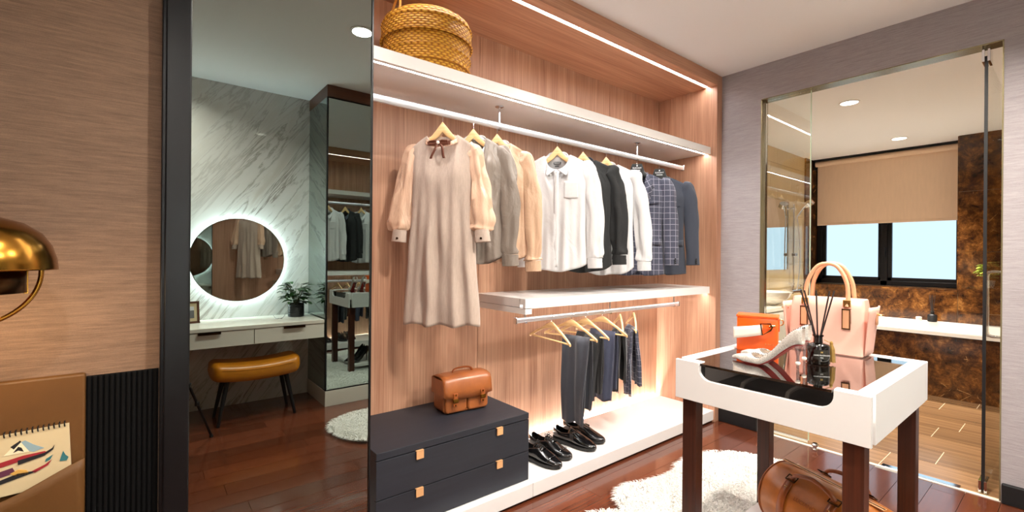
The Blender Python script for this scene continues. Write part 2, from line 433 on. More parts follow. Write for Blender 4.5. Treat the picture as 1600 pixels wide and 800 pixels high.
for j in range(9):
    z0 = j * th; z1 = min(z0 + th, BZ); x = BX - (tw / 2 if j % 2 else .1)
    while x < 7.4:
        a, b = max(x, BX), min(x + tw, 7.4)
        if b - a > .02: B(.002, b - a - .002, 0, .01, .002, z1 - z0 - .002).obj('wall_tile', M['tile'], bl, (a, BYL, z0))
        x += tw
struct(B(BX, 7.45, BYR - .1, BYR, 0, BZ).obj('wall_bathroom_right', M['tile']))
wb = struct(B(BW + .02, 7.3, BYR, .846, 0, BZ).box(BW + .02, 7.3, .846, BYL + .008, 0, .93).box(7.36, 7.45, BYR, BYL + .008, 0, BZ).obj('wall_bathroom_back', M['grout']))
def panel(x0, x1, y0, y1, z0, z1, par): B(x0, x1, y0 + .001, y1 - .001, z0 + .001, z1 - .001).obj('marble_panel', M['emperador'], par)
for z0, z1 in ((.0, .72), (.72, 1.36), (1.36, 2.0), (2.0, 2.6)):
    panel(BW, BW + .02, .25, .846, z0, z1, wb); panel(BW, BW + .02, BYR, .25, z0, z1, wb)
for ya, yb in ((.848, 1.44), (1.44, 2.04), (2.04, 2.318)): panel(BW, BW + .02, ya, yb, 0, .93, wb); B(BW, 7.30, ya + .001, yb - .001, .93, .95).obj('marble_panel', M['emperador'], wb)
B(BW + .02, 7.30, .846, .856, .95, 2.6).obj('marble_panel', M['emperador'], wb)
B(BW + .02, 7.30, BYL - .02, BYL - .001, .95, 2.6).obj('marble_panel', M['emperador'], wb)
# window
wn = struct(bpy.data.objects.new('window_1', None)); COL.objects.link(wn); wn.location = (7.22, .90, .955)
Yw0, Yw1, Zw0, Zw1 = .86, 2.29, .955, 2.55
fr = MB().box(7.18, 7.26, Yw0, Yw1, Zw0, Zw0 + .055).box(7.18, 7.26, Yw0, Yw1, Zw1 - .05, Zw1).box(7.18, 7.26, Yw0, Yw0 + .03, Zw0, Zw1).box(7.18, 7.26, Yw1 - .06, Yw1, Zw0, Zw1).box(7.18, 7.26, 1.53, 1.60, Zw0, Zw1)
fr.obj('window_frame', M['blackmetal'], wn, world=True, bevel=.004)
for ya, yb in ((Yw0 + .03, 1.53), (1.60, Yw1 - .06)):
    sf = MB(); w = .042
    sf.box(7.19, 7.245, ya, yb, Zw0 + .055, Zw0 + .055 + w).box(7.19, 7.245, ya, yb, Zw1 - .05 - w, Zw1 - .05).box(7.19, 7.245, ya, ya + w * .6, Zw0 + .05, Zw1 - .05).box(7.19, 7.245, yb - w, yb, Zw0 + .05, Zw1 - .05)
    s_ = sf.obj('sash', M['blackmetal'], wn, world=True, bevel=.003)
    B(7.222, 7.23, ya + .015, yb - .02, Zw0 + .08, Zw1 - .08).obj('pane', M['pane'], wn, world=True)
hd = MB().box(7.165, 7.19, 1.545, 1.56, 1.38, 1.42).box(7.15, 7.165, 1.545, 1.56, 1.30, 1.42)
hd.obj('window_handle', M['blackmetal'], wn, world=True, bevel=.003)
rb = thing('roller_blind', 'beige roller blind pulled halfway down over the bathroom window', 'blind', (7.08, 1.58, 2.56))
MB().tube([(7.08, .875, 2.545), (7.08, 2.28, 2.545)], .036, 16).obj('roller_tube', M['blind'], rb, world=True, smooth=True)
B(7.10, 7.103, .885, 2.265, 1.745, 2.545).obj('blind_cloth', M['blind'], rb, world=True)
B(7.094, 7.108, .885, 2.265, 1.72, 1.747).obj('bottom_bar', M['blind'], rb, world=True, bevel=.004)
for yy in (.858, 2.283): B(7.04, 7.12, yy, yy + .012, 2.47, 2.6).obj('bracket', M['blackmetal'], rb, world=True)

B(7.02, 7.35, .857, 2.298, 2.586, 2.599).obj('gap_shade_strip', M['black'], wb)  # black strip standing in for the shade in the gap above the blind
# ---------------------------------------------------------------- lights as things
def downlight(x, y, z, power, label, group=None, r=.058, col=(1, .935, .85), spread=150):
    t = thing('downlight', label, 'ceiling light', (x, y, z), 0, group)
    MB().lathe([(r, 0), (r + .012, 0), (r + .012, -.006), (r, -.008)], 28, caps=False).obj('trim_ring', M['white'], t, smooth=True)
    MB().lathe([(r, -.0045), (r, -.003)], 28).obj('diffuser', M['lampdisc'], t)
    if power:
        l = bpy.data.lights.new('downlight', 'AREA'); l.shape = 'DISK'; l.size = 2 * r; l.energy = power; l.color = col; l.spread = radians(spread)
        o = bpy.data.objects.new('downlight_light', l); COL.objects.link(o); o.parent = t; o.location = (0, 0, -.012)
    return t
downlight(1.07, .622, H, DOWN, 'ceiling downlight seen reflected at the top of the tinted mirror door')
for x, y in ((2.55, .62), (-.12, -.50), (2.3, -.2)):  # unseen fill lamps, added to brighten the dressing room
    downlight(x, y, H, DOWN, 'added fill light on the dressing room ceiling, out of view', 'added fill lights out of view')
downlight(4.644, 1.253, BZ, BATH, 'bathroom ceiling downlight nearer the glass door', None, .062, spread=110)
downlight(6.431, 1.276, BZ, BATH, 'bathroom ceiling downlight nearer the window blind', None, .062, spread=74)

# ---------------------------------------------------------------- wardrobe
wd = thing('wardrobe', 'open walnut wardrobe with lit shelves and hanging rails', 'wardrobe', (1.9, 2.05, 0))
XS = 3.462
for a, b in ((.37, 1.589), (1.589, 2.81), (2.81, XS)):
    B(a + .0015, b - .0015, 2.312, 2.335, .09, 2.62).obj('back_panel', M['walnut'], wd, world=True)
B(.33, .37, YW, 2.335, 0, 2.62).obj('side_panel', M['walnut'], wd, world=True)
B(XS, X1 - .001, YW, 2.335, .0, 2.7 - .001).obj('side_panel', M['walnut'], wd, world=True, bevel=.002)
# top panel with a slot for the strip
tp = MB().box(.33, XS, YW, 1.855, 2.615, 2.699).box(.33, XS, 1.88, 2.335, 2.615, 2.699).box(.33, XS, 1.85, 1.885, 2.63, 2.699)
tp.obj('top_panel', M['walnut_x'], wd, world=True)
B(.40, XS - .02, 1.856, 1.879, 2.619, 2.629).obj('led_strip', M['led'], wd, world=True)
pl = MB().box(.37, 1.595, 1.80, 2.30, .015, .09).obj('base_plinth', M['white'], wd, world=True, bevel=.002)
MB().box(1.597, XS, 1.80, 2.285, .015, .09).obj('base_plinth', M['white'], wd, world=True, bevel=.002)
B(.37, XS, 1.815, 2.30, 0, .015).obj('toe_recess', M['black'], wd, world=True)
B(1.66, XS - .02, 2.288, 2.309, .018, .030).obj('led_strip', M['ledback'], wd, world=True)
us = MB().box(.37, XS, 1.84, 1.862, 2.088, 2.143).box(.37, XS, 1.885, 2.311, 2.092, 2.143).box(.37, XS, 1.86, 1.89, 2.105, 2.143)
us = us.obj('upper_shelf', M['white'], wd, world=True)
B(.40, XS - .015, 1.863, 1.884, 2.094, 2.104).obj('led_strip', M['led'], wd, world=True)
ls = MB().box(1.567, XS, 1.84, 1.862, .997, 1.05).box(1.567, XS, 1.885, 2.311, 1.003, 1.05).box(1.567, XS, 1.86, 1.89, 1.018, 1.05).box(1.567, 1.612, 1.84, 2.311, .968, 1.0)
ls.obj('lower_shelf', M['white'], wd, world=True)
B(1.62, XS - .015, 1.863, 1.884, 1.006, 1.016).obj('led_strip', M['led'], wd, world=True)
def rail(x0, x1, y, z, hw, hh, posts, ztop, name):
    pr = [(hw * (abs(cos(a)) ** .6) * (1 if cos(a) > 0 else -1), hh * (abs(sin(a)) ** .8) * (1 if sin(a) > 0 else -1)) for a in [2 * pi * i / 20 for i in range(20)]]
    rr = MB().loft([[(x, y + p[0], z + p[1]) for p in pr] for x in (x0, x1)]).obj(name, M['steel'], wd, world=True, smooth=True)
    for x in posts:
        q = MB().tube([(x, y, z - hh - .004), (x, y, ztop)], .006, 10); q.lathe([(.006, ztop - .012), (.024, ztop - .004), (.024, ztop)], 16, (x, y, 0)); q.box(x - .008, x + .008, y - hw - .002, y + hw + .002, z - hh - .004, z - hh + .006)
        o = q.obj('rail_post', M['chrome'], rr, smooth=40)
    for x in (x0, x1):
        o = B(x - .004, x + .004, y - hw - .003, y + hw + .003, z - hh - .004, z + hh + .004).obj('end_cap', M['chrome'], rr, bevel=.003)
RY = 2.0
rail(.42, 3.33, RY, 1.985, .010, .018, (1.505, 2.735), 2.092, 'clothes_rail')
rail(1.63, 3.285, RY, .912, .010, .015, (1.70, 2.45, 3.22), 1.003, 'clothes_rail')

# sliding mirror door
md = thing('sliding_mirror_door', 'tall tinted mirror door in a black frame sliding over the wardrobe', 'door', (.37, 1.765, 0))
B(.047, .112, 1.745, 1.785, .012, 2.68).obj('frame_stile', M['blackmetal'], md, world=True, bevel=.004)
B(.038, .050, 1.752, 1.785, .012, 2.68).obj('frame_stile', M['blackmetal'], md, world=True, bevel=.003)
B(.689, .695, 1.745, 1.785, .012, 2.68).obj('frame_stile', M['blackmetal'], md, world=True)
B(.112, .689, 1.751, 1.756, .02, 2.67).obj('mirror_pane', M['darkmirror'], md, world=True)
B(.112, .689, 1.757, 1.785, .012, 2.68).obj('backing_board', M['black'], md, world=True)
struct(B(XL, .33, 1.735, 1.785, 2.69, 2.7).obj('trim_3', M['blackmetal']))
struct(B(.03, .75, 1.745, 1.785, 0, .010).obj('trim_4', M['blackmetal']))

# ---------------------------------------------------------------- chest of drawers
cd = thing('chest_of_drawers', 'low black chest of drawers with small leather tabs on the wardrobe plinth', 'chest', (1.17, 2.07, .09))
CX0, CX1 = .76, 1.60
B(CX0 + .004, CX1 - .004, 1.862, 2.306, .09, .412).obj('body', M['charcoal'], cd, world=True)
B(CX0, CX1, 1.842, 2.308, .414, .445).obj('top', M['charcoal'], cd, world=True, bevel=.002)
for z0, z1 in ((.092, .243), (.247, .410)):
    d = B(CX0, CX1, 1.842, 1.861, z0, z1).obj('drawer', M['charcoal'], cd, world=True, bevel=.0015)
    for x in (.958, 1.402):
        tb = MB().box(x - .018, x + .018, 1.832, 1.838, z1 - .034, z1 + .004).box(x - .018, x + .018, 1.832, 1.862, z1 - .0005, z1 + .003)
        tb.obj('pull_tab', M['edge'], d, bevel=.001)

# ---------------------------------------------------------------- hangers and clothes
def hook(p, r=.018, base=0.0, n=10, w=.0017):
    pts = [(0, 0, 0), (0, 0, .02)]
    for k in range(n + 1):
        a = -pi / 2 + .35 + (1.5 * pi - .35) * k / n
        pts.append((0, -r * cos(a) * 1.0, .020 + r + r * sin(a) + .004))
    return pts
def wood_hanger(x, z, phi, label, half=.19, drop=.085, mat='hanger', bar=False, thick=.007, grp='wooden hangers on the wardrobe rails', top=.05, tilt=0):
    t = thing('wooden_hanger', label, 'hanger', (x, RY, z), phi, grp)
    t.rotation_euler = (0, tilt, phi)
    rings = []
    n = 28
    for i in range(n + 1):
        s = -1 + 2 * i / n; a = abs(s)
        zc = -drop * (a ** 1.25) * (1 if a < .9 else 1) + .0; hh = lerp(top * .5, .012, sstep(a * 1.5)) if not bar else lerp(top * .42, .008, sstep(a * 2.2))
        zc2 = -drop * (.25 * a + .75 * a ** 1.4) - top * .5 if bar else -drop * 1.55 * sin(pi / 2 * min(1, a * 1.05)) - top * .5
        yy = -.018 * a * a if bar else -.002 * a
        rings.append([(half * s, yy + thick * c * (1.0), zc2 + hh * d) for c, d in ((-1, -.7), (-.6, -1), (.6, -1), (1, -.7), (1, .7), (.6, 1), (-.6, 1), (-1, .7))])
    MB().loft(rings).obj('arm', M[mat], t, smooth=True)
    hr = .0175
    pts = [(0, 0, -.012), (0, 0, .008)]
    gap = 1.985 + .0185 - z if z > 1.5 else .912 + .0155 - z
    hz = max(.018, gap - .0165)
    pts = [(0, 0, -.012), (0, 0, max(.004, hz - hr * 1.1))]
    for k in range(13):
        a = -pi / 2 + .25 + (pi * 1.4) * k / 12
        pts.append((hr * cos(a), 0, hz + hr * sin(a)))
    # the hook loops over the rail: rail runs along world x, so the loop lies across it
    pts = [Matrix.Rotation(-phi + pi / 2, 3, 'Z') @ Vector(p) for p in pts]
    MB().tube(pts, .0018, 6).obj('hook', M['chrome'], t, smooth=True)
    if bar:
        zb = -drop - top * .5
        MB().tube([(-half + .008, -.016, zb + .002), (half - .008, -.016, zb + .002)], .0055, 8).obj('bar', M[mat], t, smooth=True)
    return t
def torso(hw, L, neck=.075, fdrop=.05, bdrop=.012, slope=.045, depth=.05, folds=.006, nf=5, hem=None, seed=0, nu=56, nv=48, top=.012, asym=0):
    """front and back sheets as one shell; hw = [(t, half width)]"""
    m = MB(); sh = pw(0, hw); ns = neck / sh
    def pt(s, t, side):
        a = abs(s)
        if a < ns: zt = -(fdrop if side < 0 else bdrop) * (max(0, 1 - (a / ns) ** 2) ** .75)
        else: zt = -slope * ((a - ns) / (1 - ns)) ** 1.15
        zb = -L + (hem(s, side) if hem else 0)
        z = lerp(zt, zb, t); w = pw(t, hw)
        D = lerp(top, depth, sstep(t / .22)) * (max(0, 1 - a ** 2.6)) ** .5
        f = folds * sstep((t - .12) / .5) * (sin(nf * pi * s + seed * 1.7 + 1.1 * sin(3 * t + seed)) + .6 * sin(nf * 1.7 * pi * s + seed * 2.9))
        f += folds * 1.4 * noise.noise(Vector((s * 3 + seed * 7, t * 4, side * 3)))
        edge = (1 - a ** 6)
        return (s * w + asym * t, side * D + f * edge, z)
    for side in (-1, 1):
        m.grid(lambda u, v: pt(-1 + 2 * u, v, side), nu, nv)
    return m
def sleeve(pts, rad, folds=.006, seed=0, flat=.62, n=26, m=9, nf=4, pinch=0.0):
    """tube along points, oval, with soft folds; flat = depth / width"""
    P = spl(pts, m); k = len(P); mb = MB(); rings = []
    for i, p in enumerate(P):
        t = i / (k - 1); r = pw(t, rad)
        d = (P[min(k - 1, i + 1)] - P[max(0, i - 1)]).normalized()
        ux = Vector((1, 0, 0)); ux = (ux - d * ux.dot(d)).normalized(); uy = d.cross(ux)
        ring = []
        for q in range(n):
            a = 2 * pi * q / n
            rr = r * (1 + folds / max(r, .02) * (sin(nf * a + seed + 2.2 * t) * .6 + 1.6 * noise.noise(Vector((cos(a) * 1.6 + seed * 5, sin(a) * 1.6, t * 7)))) * sstep(t * 4))
            ring.append(p + ux * (rr * cos(a)) + uy * (rr * flat * sin(a) * abs(sin(a)) ** pinch))
        rings.append(ring)
    return mb.loft(rings, True, False)
def collar(rx, ry, zf, zb, fall=.034, tip=.062, spread=.045, gap=.004):
    m = MB()
    for sd in (-1, 1):
        def pt(u, v):
            a = -pi / 2 + pi * u            # front centre -> back centre
            x = rx * cos(a) + gap * (1 - u); y = ry * sin(a); z = lerp(zf, zb, sstep(u * 1.15))
            out = .012 * v; dz = lerp(tip, fall, sstep(u * 2.2)) * v
            ex = spread * v * max(0, 1 - u * 3.4) 
            fy = -.012 * v * (1 - sstep(u * 2))
            return (sd * (x + out * cos(a) + ex), y + out * sin(a) * .8 + fy, z - dz)
        m.grid(pt, 22, 6)
    # stand inside
    m.grid(lambda u, v: (rx * .97 * cos(2 * pi * u - pi / 2), ry * .97 * sin(2 * pi * u - pi / 2), lerp(zf, zb, sstep(1 - abs(2 * u - 1))) - .034 * v), 40, 2, True)
    return m
PHI = radians(-50)
NZ = 1.885
def cloth(mb, name, mat, par, th=.0022): return mb.obj(name, mat, par, smooth=80, solid=th)
def buttons(par, zs, y, x=0, r=.005, mat='ivory'):
    for z in zs:
        MB().lathe([(r, -.0012), (r, .0012)], 10).obj('button', M[mat], par, (x, y, z), (pi / 2, 0, 0))

# 1 dress
wood_hanger(1.154, 1.94, radians(-50), 'wooden hanger carrying the long beige linen dress', .125, .055)
d = thing('dress', 'long beige linen dress with champagne satin sleeves and a ribbon bow', 'dress', (1.154, RY, 1.872), radians(-50))
hemf = lambda s, side: .006 * sin(9 * s + 1) + .004 * side
tb = cloth(torso([(0, .166), (.06, .158), (.2, .156), (.36, .158), (.6, .176), (1, .200)], .935, .078, .052, .004, .062, .050, .011, 3.3, hemf, 1, 72, 60), 'bodice_and_skirt', M['linen'], d)
for sd in (-1, 1):
    P = [(sd * .128, .004, -.048), (sd * .156, .003, -.072), (sd * .171, 0, -.13), (sd * .196, -.008, -.28), (sd * .212, -.016, -.42), (sd * .212, -.020, -.475)]
    sl = cloth(sleeve(P, [(0, .008), (.08, .022), (.2, .034), (.5, .043), (.82, .058), (.93, .052), (1, .032)], .015, sd + 3, .42, nf=7, pinch=.35), 'sleeve', M['satin_pink'], d)
    c_ = sleeve([(sd * .212, -.026, -.47), (sd * .214, -.027, -.495), (sd * .217, -.028, -.53)], [(0, .034), (1, .038)], .001, 2, .6)
    cf = cloth(c_, 'cuff', M['linen'], sl); MB().lathe([(.006, -.001), (.006, .002)], 10).obj('button', M['brassdark'], sl, (sd * .215, -.052, -.512), (pi / 2, 0, 0))
nk = MB(); nk.grid(lambda u, v: ((.079 + .006 * v + .0022 * sin(44 * pi * u)) * cos(2 * pi * u), (.030 + .006 * v) * sin(2 * pi * u) - .008 + .0022 * cos(44 * pi * u), .012 - .027 + .030 * sin(2 * pi * u) - .020 * v), 132, 3, True)
cloth(nk, 'ruffled_neckline', M['satin_pink'], d, .0015)
bw = MB().box(-.058, .058, -.056, -.049, -.058, -.040)
for sd in (-1, 1):
    bw.tube([(0, -.058, -.048), (sd * .02, -.062, -.042), (sd * .045, -.061, -.044), (sd * .046, -.060, -.054), (sd * .02, -.062, -.056), (0, -.058, -.05)], .004, 6, flat=2)
    bw.grid(lambda u, v: (sd * .008 + sd * .026 * v + .013 * (u - .5) + .005 * sin(5 * v), -.062 - .004 * sin(4 * v), -.05 - .075 * v), 2, 12)
bw = bw.obj('ribbon_bow', M['ribbon'], d, smooth=True, solid=.001)
MB().lathe([(.003, -.004), (.008, -.002), (.008, .002), (.003, .004)], 12).obj('pearl_button', M['ivory'], bw, (0, -.066, -.049), (pi / 2, 0, 0))
MB().grid(lambda u, v: (.0 + .004 * (u - .5), .028 + .001 * v, .006 - .05 * v), 1, 4).obj('zip', M['steel'], d)

SLO = .064
def blouse(x, name, label, mat, cmat, phi, hw, L, z=NZ, seed=0, folds=.008, hemc=.05, col=True, cuff=None, sl_out=.03, depth=.05, hanglabel=None, sl_len=.60, half=.165, sl_back=.03):
    wood_hanger(x, z + .055, phi, hanglabel, .125, .055)
    g = thing(name, label, 'shirt', (x, RY, z), phi)
    hem = lambda s, side: hemc * (abs(s) ** 3) + .004 * sin(7 * s + seed)
    cloth(torso(hw, L, .072, .112, .0, SLO, depth, folds, 4, hem, seed), 'body', mat, g)
    sh = hw[0][1]
    for sd in (-1, 1):
        yb = -.012 if sd > 0 else sl_back
        o = sl_out if sd > 0 else sl_out * .2
        P = [(sd * (sh - .055), .002, -.058), (sd * (sh - .024), .001, -.082), (sd * (sh + .0), yb * .3, -.155), (sd * (sh + .012 + o * .5), yb * .8, -.32), (sd * (sh + o), yb, -sl_len + .06), (sd * (sh + o + .004), yb, -sl_len)]
        s_ = cloth(sleeve(P, [(0, .010), (.07, .028), (.2, .049), (.5, .048), (.85, .042), (1, .040)], .013, seed + sd, .40, pinch=.7), 'sleeve', mat, g)
        q = P[-1]; c_ = sleeve([q, (q[0], q[1], q[2] - .03), (q[0] + .001, q[1], q[2] - .06)], [(0, .042), (1, .042)], .001, 1, .40, pinch=.5)
        cloth(c_, 'cuff', mat, s_)
    if col: cloth(collar(.066, .042, -.092, .030, .040, .040, .050), 'collar', cmat, g)
    return g
g = blouse(1.337, 'blouse', 'taupe grey satin blouse with a pale collar hanging beside the dress', M['satin_grey'], M['cotton'], PHI, [(0, .17), (.1, .158), (.3, .158), (1, .168)], .65, 1.885, 2, .010, .04, hanglabel='wooden hanger carrying the taupe grey satin blouse', sl_len=.60)
g = blouse(1.492, 'blouse', 'beige satin blouse with a pale collar hanging behind the grey blouse', M['satin_beige'], M['cotton'], PHI, [(0, .17), (.1, .158), (.3, .158), (1, .17)], .645, 1.885, 3, .010, .04, hanglabel='wooden hanger carrying the beige satin blouse', sl_len=.63)
def shirt_extras(g, mat, btn, pocket=True):
    MB().grid(lambda u, v: (-.015 + .03 * u, -.0515 - .004 * sin(pi * v), -.105 - .57 * v), 2, 20).obj('placket', mat, g, smooth=True, solid=.0015)
    buttons(g, [-.115 - .085 * i for i in range(7)], -.057, 0, .0045, btn)
    if pocket: MB().grid(lambda u, v: (.045 + .085 * u, -.05 * sqrt(1 - ((.045 + .085 * u) / .185) ** 2.6) - .0035 - .0015 * sin(9 * u + 5 * v), -.165 - .105 * v + .012 * abs(u - .5) * (v > .9)), 8, 8).obj('chest_pocket', mat, g, smooth=True, solid=.0008)
hwS = [(0, .195), (.08, .182), (.3, .18), (.6, .176), (1, .184)]
g = blouse(1.947, 'dress_shirt', 'white dress shirt with black neck label hanging in full view', M['cotton'], M['cotton'], PHI, hwS, .70, 1.888, 4, .006, .05, hanglabel='wooden hanger carrying the white shirt with the black neck label', sl_len=.62, half=.17)
shirt_extras(g, M['cotton'], 'cotton')
lb = B(-.023, .023, .0, .0012, -.008, .008).obj('neck_label', M['label'], g, (0, .002, -.046), (radians(-8), 0, 0)); text('ELEGANT', .0085, M['ink'], lb, (0, -.0008, 0), (pi / 2, 0, 0))
B(-.014, .010, .0, .0012, -.004, .004).obj('size_label', M['label'], g, (0, .000, -.066), (radians(-8), 0, 0))
g = blouse(2.174, 'dress_shirt', 'black dress shirt hanging between the two white shirts', M['cottonblk'], M['navy'], PHI, hwS, .71, 1.888, 5, .006, .05, hanglabel='wooden hanger carrying the black shirt', sl_len=.60, half=.17)
shirt_extras(g, M['cottonblk'], 'shoein', False)
g = blouse(2.399, 'dress_shirt', 'white dress shirt hanging between the black shirt and the checked jacket', M['cotton'], M['cotton'], PHI, hwS, .73, 1.888, 6, .006, .05, hanglabel='wooden hanger carrying the white shirt beside the checked jacket', sl_len=.64, sl_out=.05, half=.17)
shirt_extras(g, M['cotton'], 'cotton')

def jacket(x, label, hlabel, mat, phi, seed, z=1.865):
    t = thing('suit_hanger', hlabel, 'hanger', (x, RY, z + .065), phi, 'black suit hangers')
    rings = []
    for i in range(25):
        s = -1 + i / 12; a = abs(s)
        hh = lerp(.040, .014, sstep(a * 1.6)); zc = -.035 - .115 * a ** 1.2; th = lerp(.009, .012, a)
        rings.append([(.15 * s, th * c, zc + hh * e) for c, e in ((-1, -.8), (-.6, -1), (.6, -1), (1, -.8), (1, .6), (.5, 1), (-.5, 1), (-1, .6))])
    MB().loft(rings).obj('arm', M['black'], t, smooth=True)
    pl = MB().prism([(-.034, -.075), (.034, -.075), (.050, -.04), (.034, .008), (-.034, .008), (-.050, -.04)], 'y', -.0145, -.011).obj('logo_plate', M['label'], t, bevel=.001)
    text('ELEGANT', .0145, M['ink'], pl, (0, -.0152, -.022), (pi / 2, 0, 0))
    MB().box(-.022, .022, -.0155, -.0145, -.040, -.036).obj('printed_line', M['ink'], pl)
    MB().box(-.004, .004, -.0155, -.0145, -.010, -.001).obj('printed_mark', M['ink'], pl)
    gap = 1.985 + .0185 - (z + .065); hr = .0175; hz = gap - .0165
    pts = [(0, 0, -.02), (0, 0, hz - hr * 1.1)] + [(hr * cos(-pi / 2 + .25 + pi * 1.4 * k / 12), 0, hz + hr * sin(-pi / 2 + .25 + pi * 1.4 * k / 12)) for k in range(13)]
    MB().tube([Matrix.Rotation(-phi + pi / 2, 3, 'Z') @ Vector(p) for p in pts], .002, 6).obj('hook', M['chrome'], t, smooth=True)
    g = thing('suit_jacket', label, 'jacket', (x, RY, z), phi)
    hw = [(0, .205), (.1, .19), (.3, .182), (.5, .176), (1, .196)]
    hem = lambda s, side: (.035 * max(0, 1 - abs(s) * 4) if side < 0 else 0) + .012 * abs(s) ** 2
    cloth(torso(hw, .72, .08, .12, .0, .058, .065, .004, 3, hem, seed, top=.024), 'body', mat, g, .004)
    for sd in (-1, 1):
        P = [(sd * .160, 0, -.058), (sd * .192, -.002, -.082), (sd * .214, -.008, -.16), (sd * .226, -.014, -.32), (sd * .232, -.03, -.5), (sd * .236, -.036, -.645)]
        s_ = cloth(sleeve(P, [(0, .020), (.06, .040), (.16, .055), (.5, .054), (1, .046)], .004, seed + sd, .52, pinch=.35), 'sleeve', mat, g, .004)
        for k in range(3): MB().lathe([(.006, -.0015), (.006, .0015)], 10).obj('button', M['shoein'], s_, (sd * .236 + .02, -.066, -.60 - .014 * k), (pi / 2, 0, 0))
        # lapel
        lp = [(sd * .072, -.026, .012), (sd * .088, -.05, -.06), (sd * .112, -.062, -.105), (sd * .088, -.066, -.112), (sd * .098, -.069, -.135), (sd * .062, -.078, -.25), (sd * .006, -.080, -.34), (sd * .012, -.070, -.25), (sd * .035, -.056, -.13), (sd * .054, -.038, -.04)]
        cloth(MB().add(lp, [tuple(range(10))]), 'lapel', M['plaid_lapel'] if mat is M['plaid'] else mat, g, .007)
        MB().grid(lambda u, v: (sd * (.075 + .09 * u), -.071 + .028 * u * u, -.46 - .045 * v), 6, 2).obj('pocket_flap', mat, g, smooth=True, solid=.004)
    MB().grid(lambda u, v: (.075 + .07 * u, -.074 + .02 * u * u, -.20 - .018 * v + .006 * u), 6, 1).obj('breast_pocket', mat, g, solid=.004)
    cloth(MB().grid(lambda u, v: ((.074 + .006 * v) * cos(pi * u), .024 + .008 * v + .012 * sin(pi * u), .014 + .014 * sin(pi * u) - .035 * v), 20, 3), 'collar', mat, g, .004)
    for k in range(2): MB().lathe([(.008, -.002), (.008, .002)], 12).obj('button', M['shoein'], g, (.012, -.076, -.37 - .1 * k), (pi / 2, 0, 0))
    return g
jacket(2.734, 'navy suit jacket with a white windowpane check', 'black suit hanger with white logo carrying the checked jacket', M['plaid'], radians(-46), 7)
jacket(3.01, 'plain navy suit jacket hanging last at the right end of the rail', 'black suit hanger with white logo carrying the plain navy jacket', M['navy'], radians(-50), 8)

# lower rail: trouser hangers
def trousers(x, z, phi, zb, half0, w, label, mat, Lf, Lb, seed, shift=0.0, tilt=0):
    g = thing('trousers', label, 'trousers', (x, RY, z), phi)
    g.rotation_euler = (0, tilt, phi)
    def pt(u, v, layer):
        # v 0..1 : front hem -> over the bar -> back hem
        s = -1 + 2 * u
        Lt = Lf + Lb; a = v * Lt
        if a < Lf: y = -.016 - .012 - .010 * layer - .018 * sstep((Lf - a) / Lf * 1.5); zz = zb - (Lf - a)
        else: y = -.016 + .012 + .010 * layer + .018 * sstep((a - Lf) / Lb * 1.5); zz = zb - (a - Lf)
        k = 1 - sstep(min(abs(a - Lf) / .03, 1)); y = lerp(y, -.016, k * .9); zz += .008 * k + .004 * layer
        ww = w * (1 - .16 * sstep(abs(a - Lf) / Lf))
        f = (.010 * sin(4 * s + seed + a * 5) + .006 * sin(9 * s + 2 * seed)) * (1 - k)
        return (shift + s * ww + .01 * noise.noise(Vector((a * 4, seed, layer))), y + f, zz + .006 * sin(5 * s + seed) * (1 - k))
    for layer in (0, 1):
        cloth(MB().grid(lambda u, v: pt(u, v, layer), 14, 60), 'leg', mat, g, .004)
    return g
HZ = .888
LH = ((1.911, -98, 'bare light wood hanger at the left of the lower rail', 0),
      (2.082, -84, 'light wood hanger carrying the charcoal grey trousers', 0),
      (2.211, -90, 'light wood hanger carrying the dark navy trousers behind the charcoal pair', 0),
      (2.373, -86, 'light wood hanger carrying the slate blue trousers in the middle', 0),
      (2.561, -132, 'light wood hanger carrying the black trousers second from the right', 0),
      (2.712, -134, 'light wood hanger carrying the checked trousers at the right end', 0))
for x, ph, lb, tl in LH:
    wood_hanger(x, HZ, radians(ph), lb, .205, .088, 'hanger2', True, .006, 'trouser hangers on the lower rail', .044, tl)
zb = -.088 - .022 + .008
trousers(2.082, HZ, radians(-84), zb, .2, .095, 'charcoal grey trousers folded over the second hanger of the lower rail', M['trouser1'], .52, .44, 1, .06)
trousers(2.211, HZ, radians(-90), zb, .2, .095, 'dark navy trousers folded over the third hanger of the lower rail', M['trouser3'], .40, .37, 2, .04)
trousers(2.373, HZ, radians(-86), zb, .2, .10, 'slate blue trousers folded over the fourth hanger of the lower rail', M['trouser2'], .44, .38, 3, .02)
trousers(2.561, HZ, radians(-125), zb, .2, .10, 'black trousers folded over the fifth hanger of the lower rail', M['trouser3'], .42, .36, 4, .02)
trousers(2.712, HZ, radians(-128), zb, .2, .10, 'navy checked trousers folded over the last hanger of the lower rail', M['plaid'], .47, .40, 5, .02)

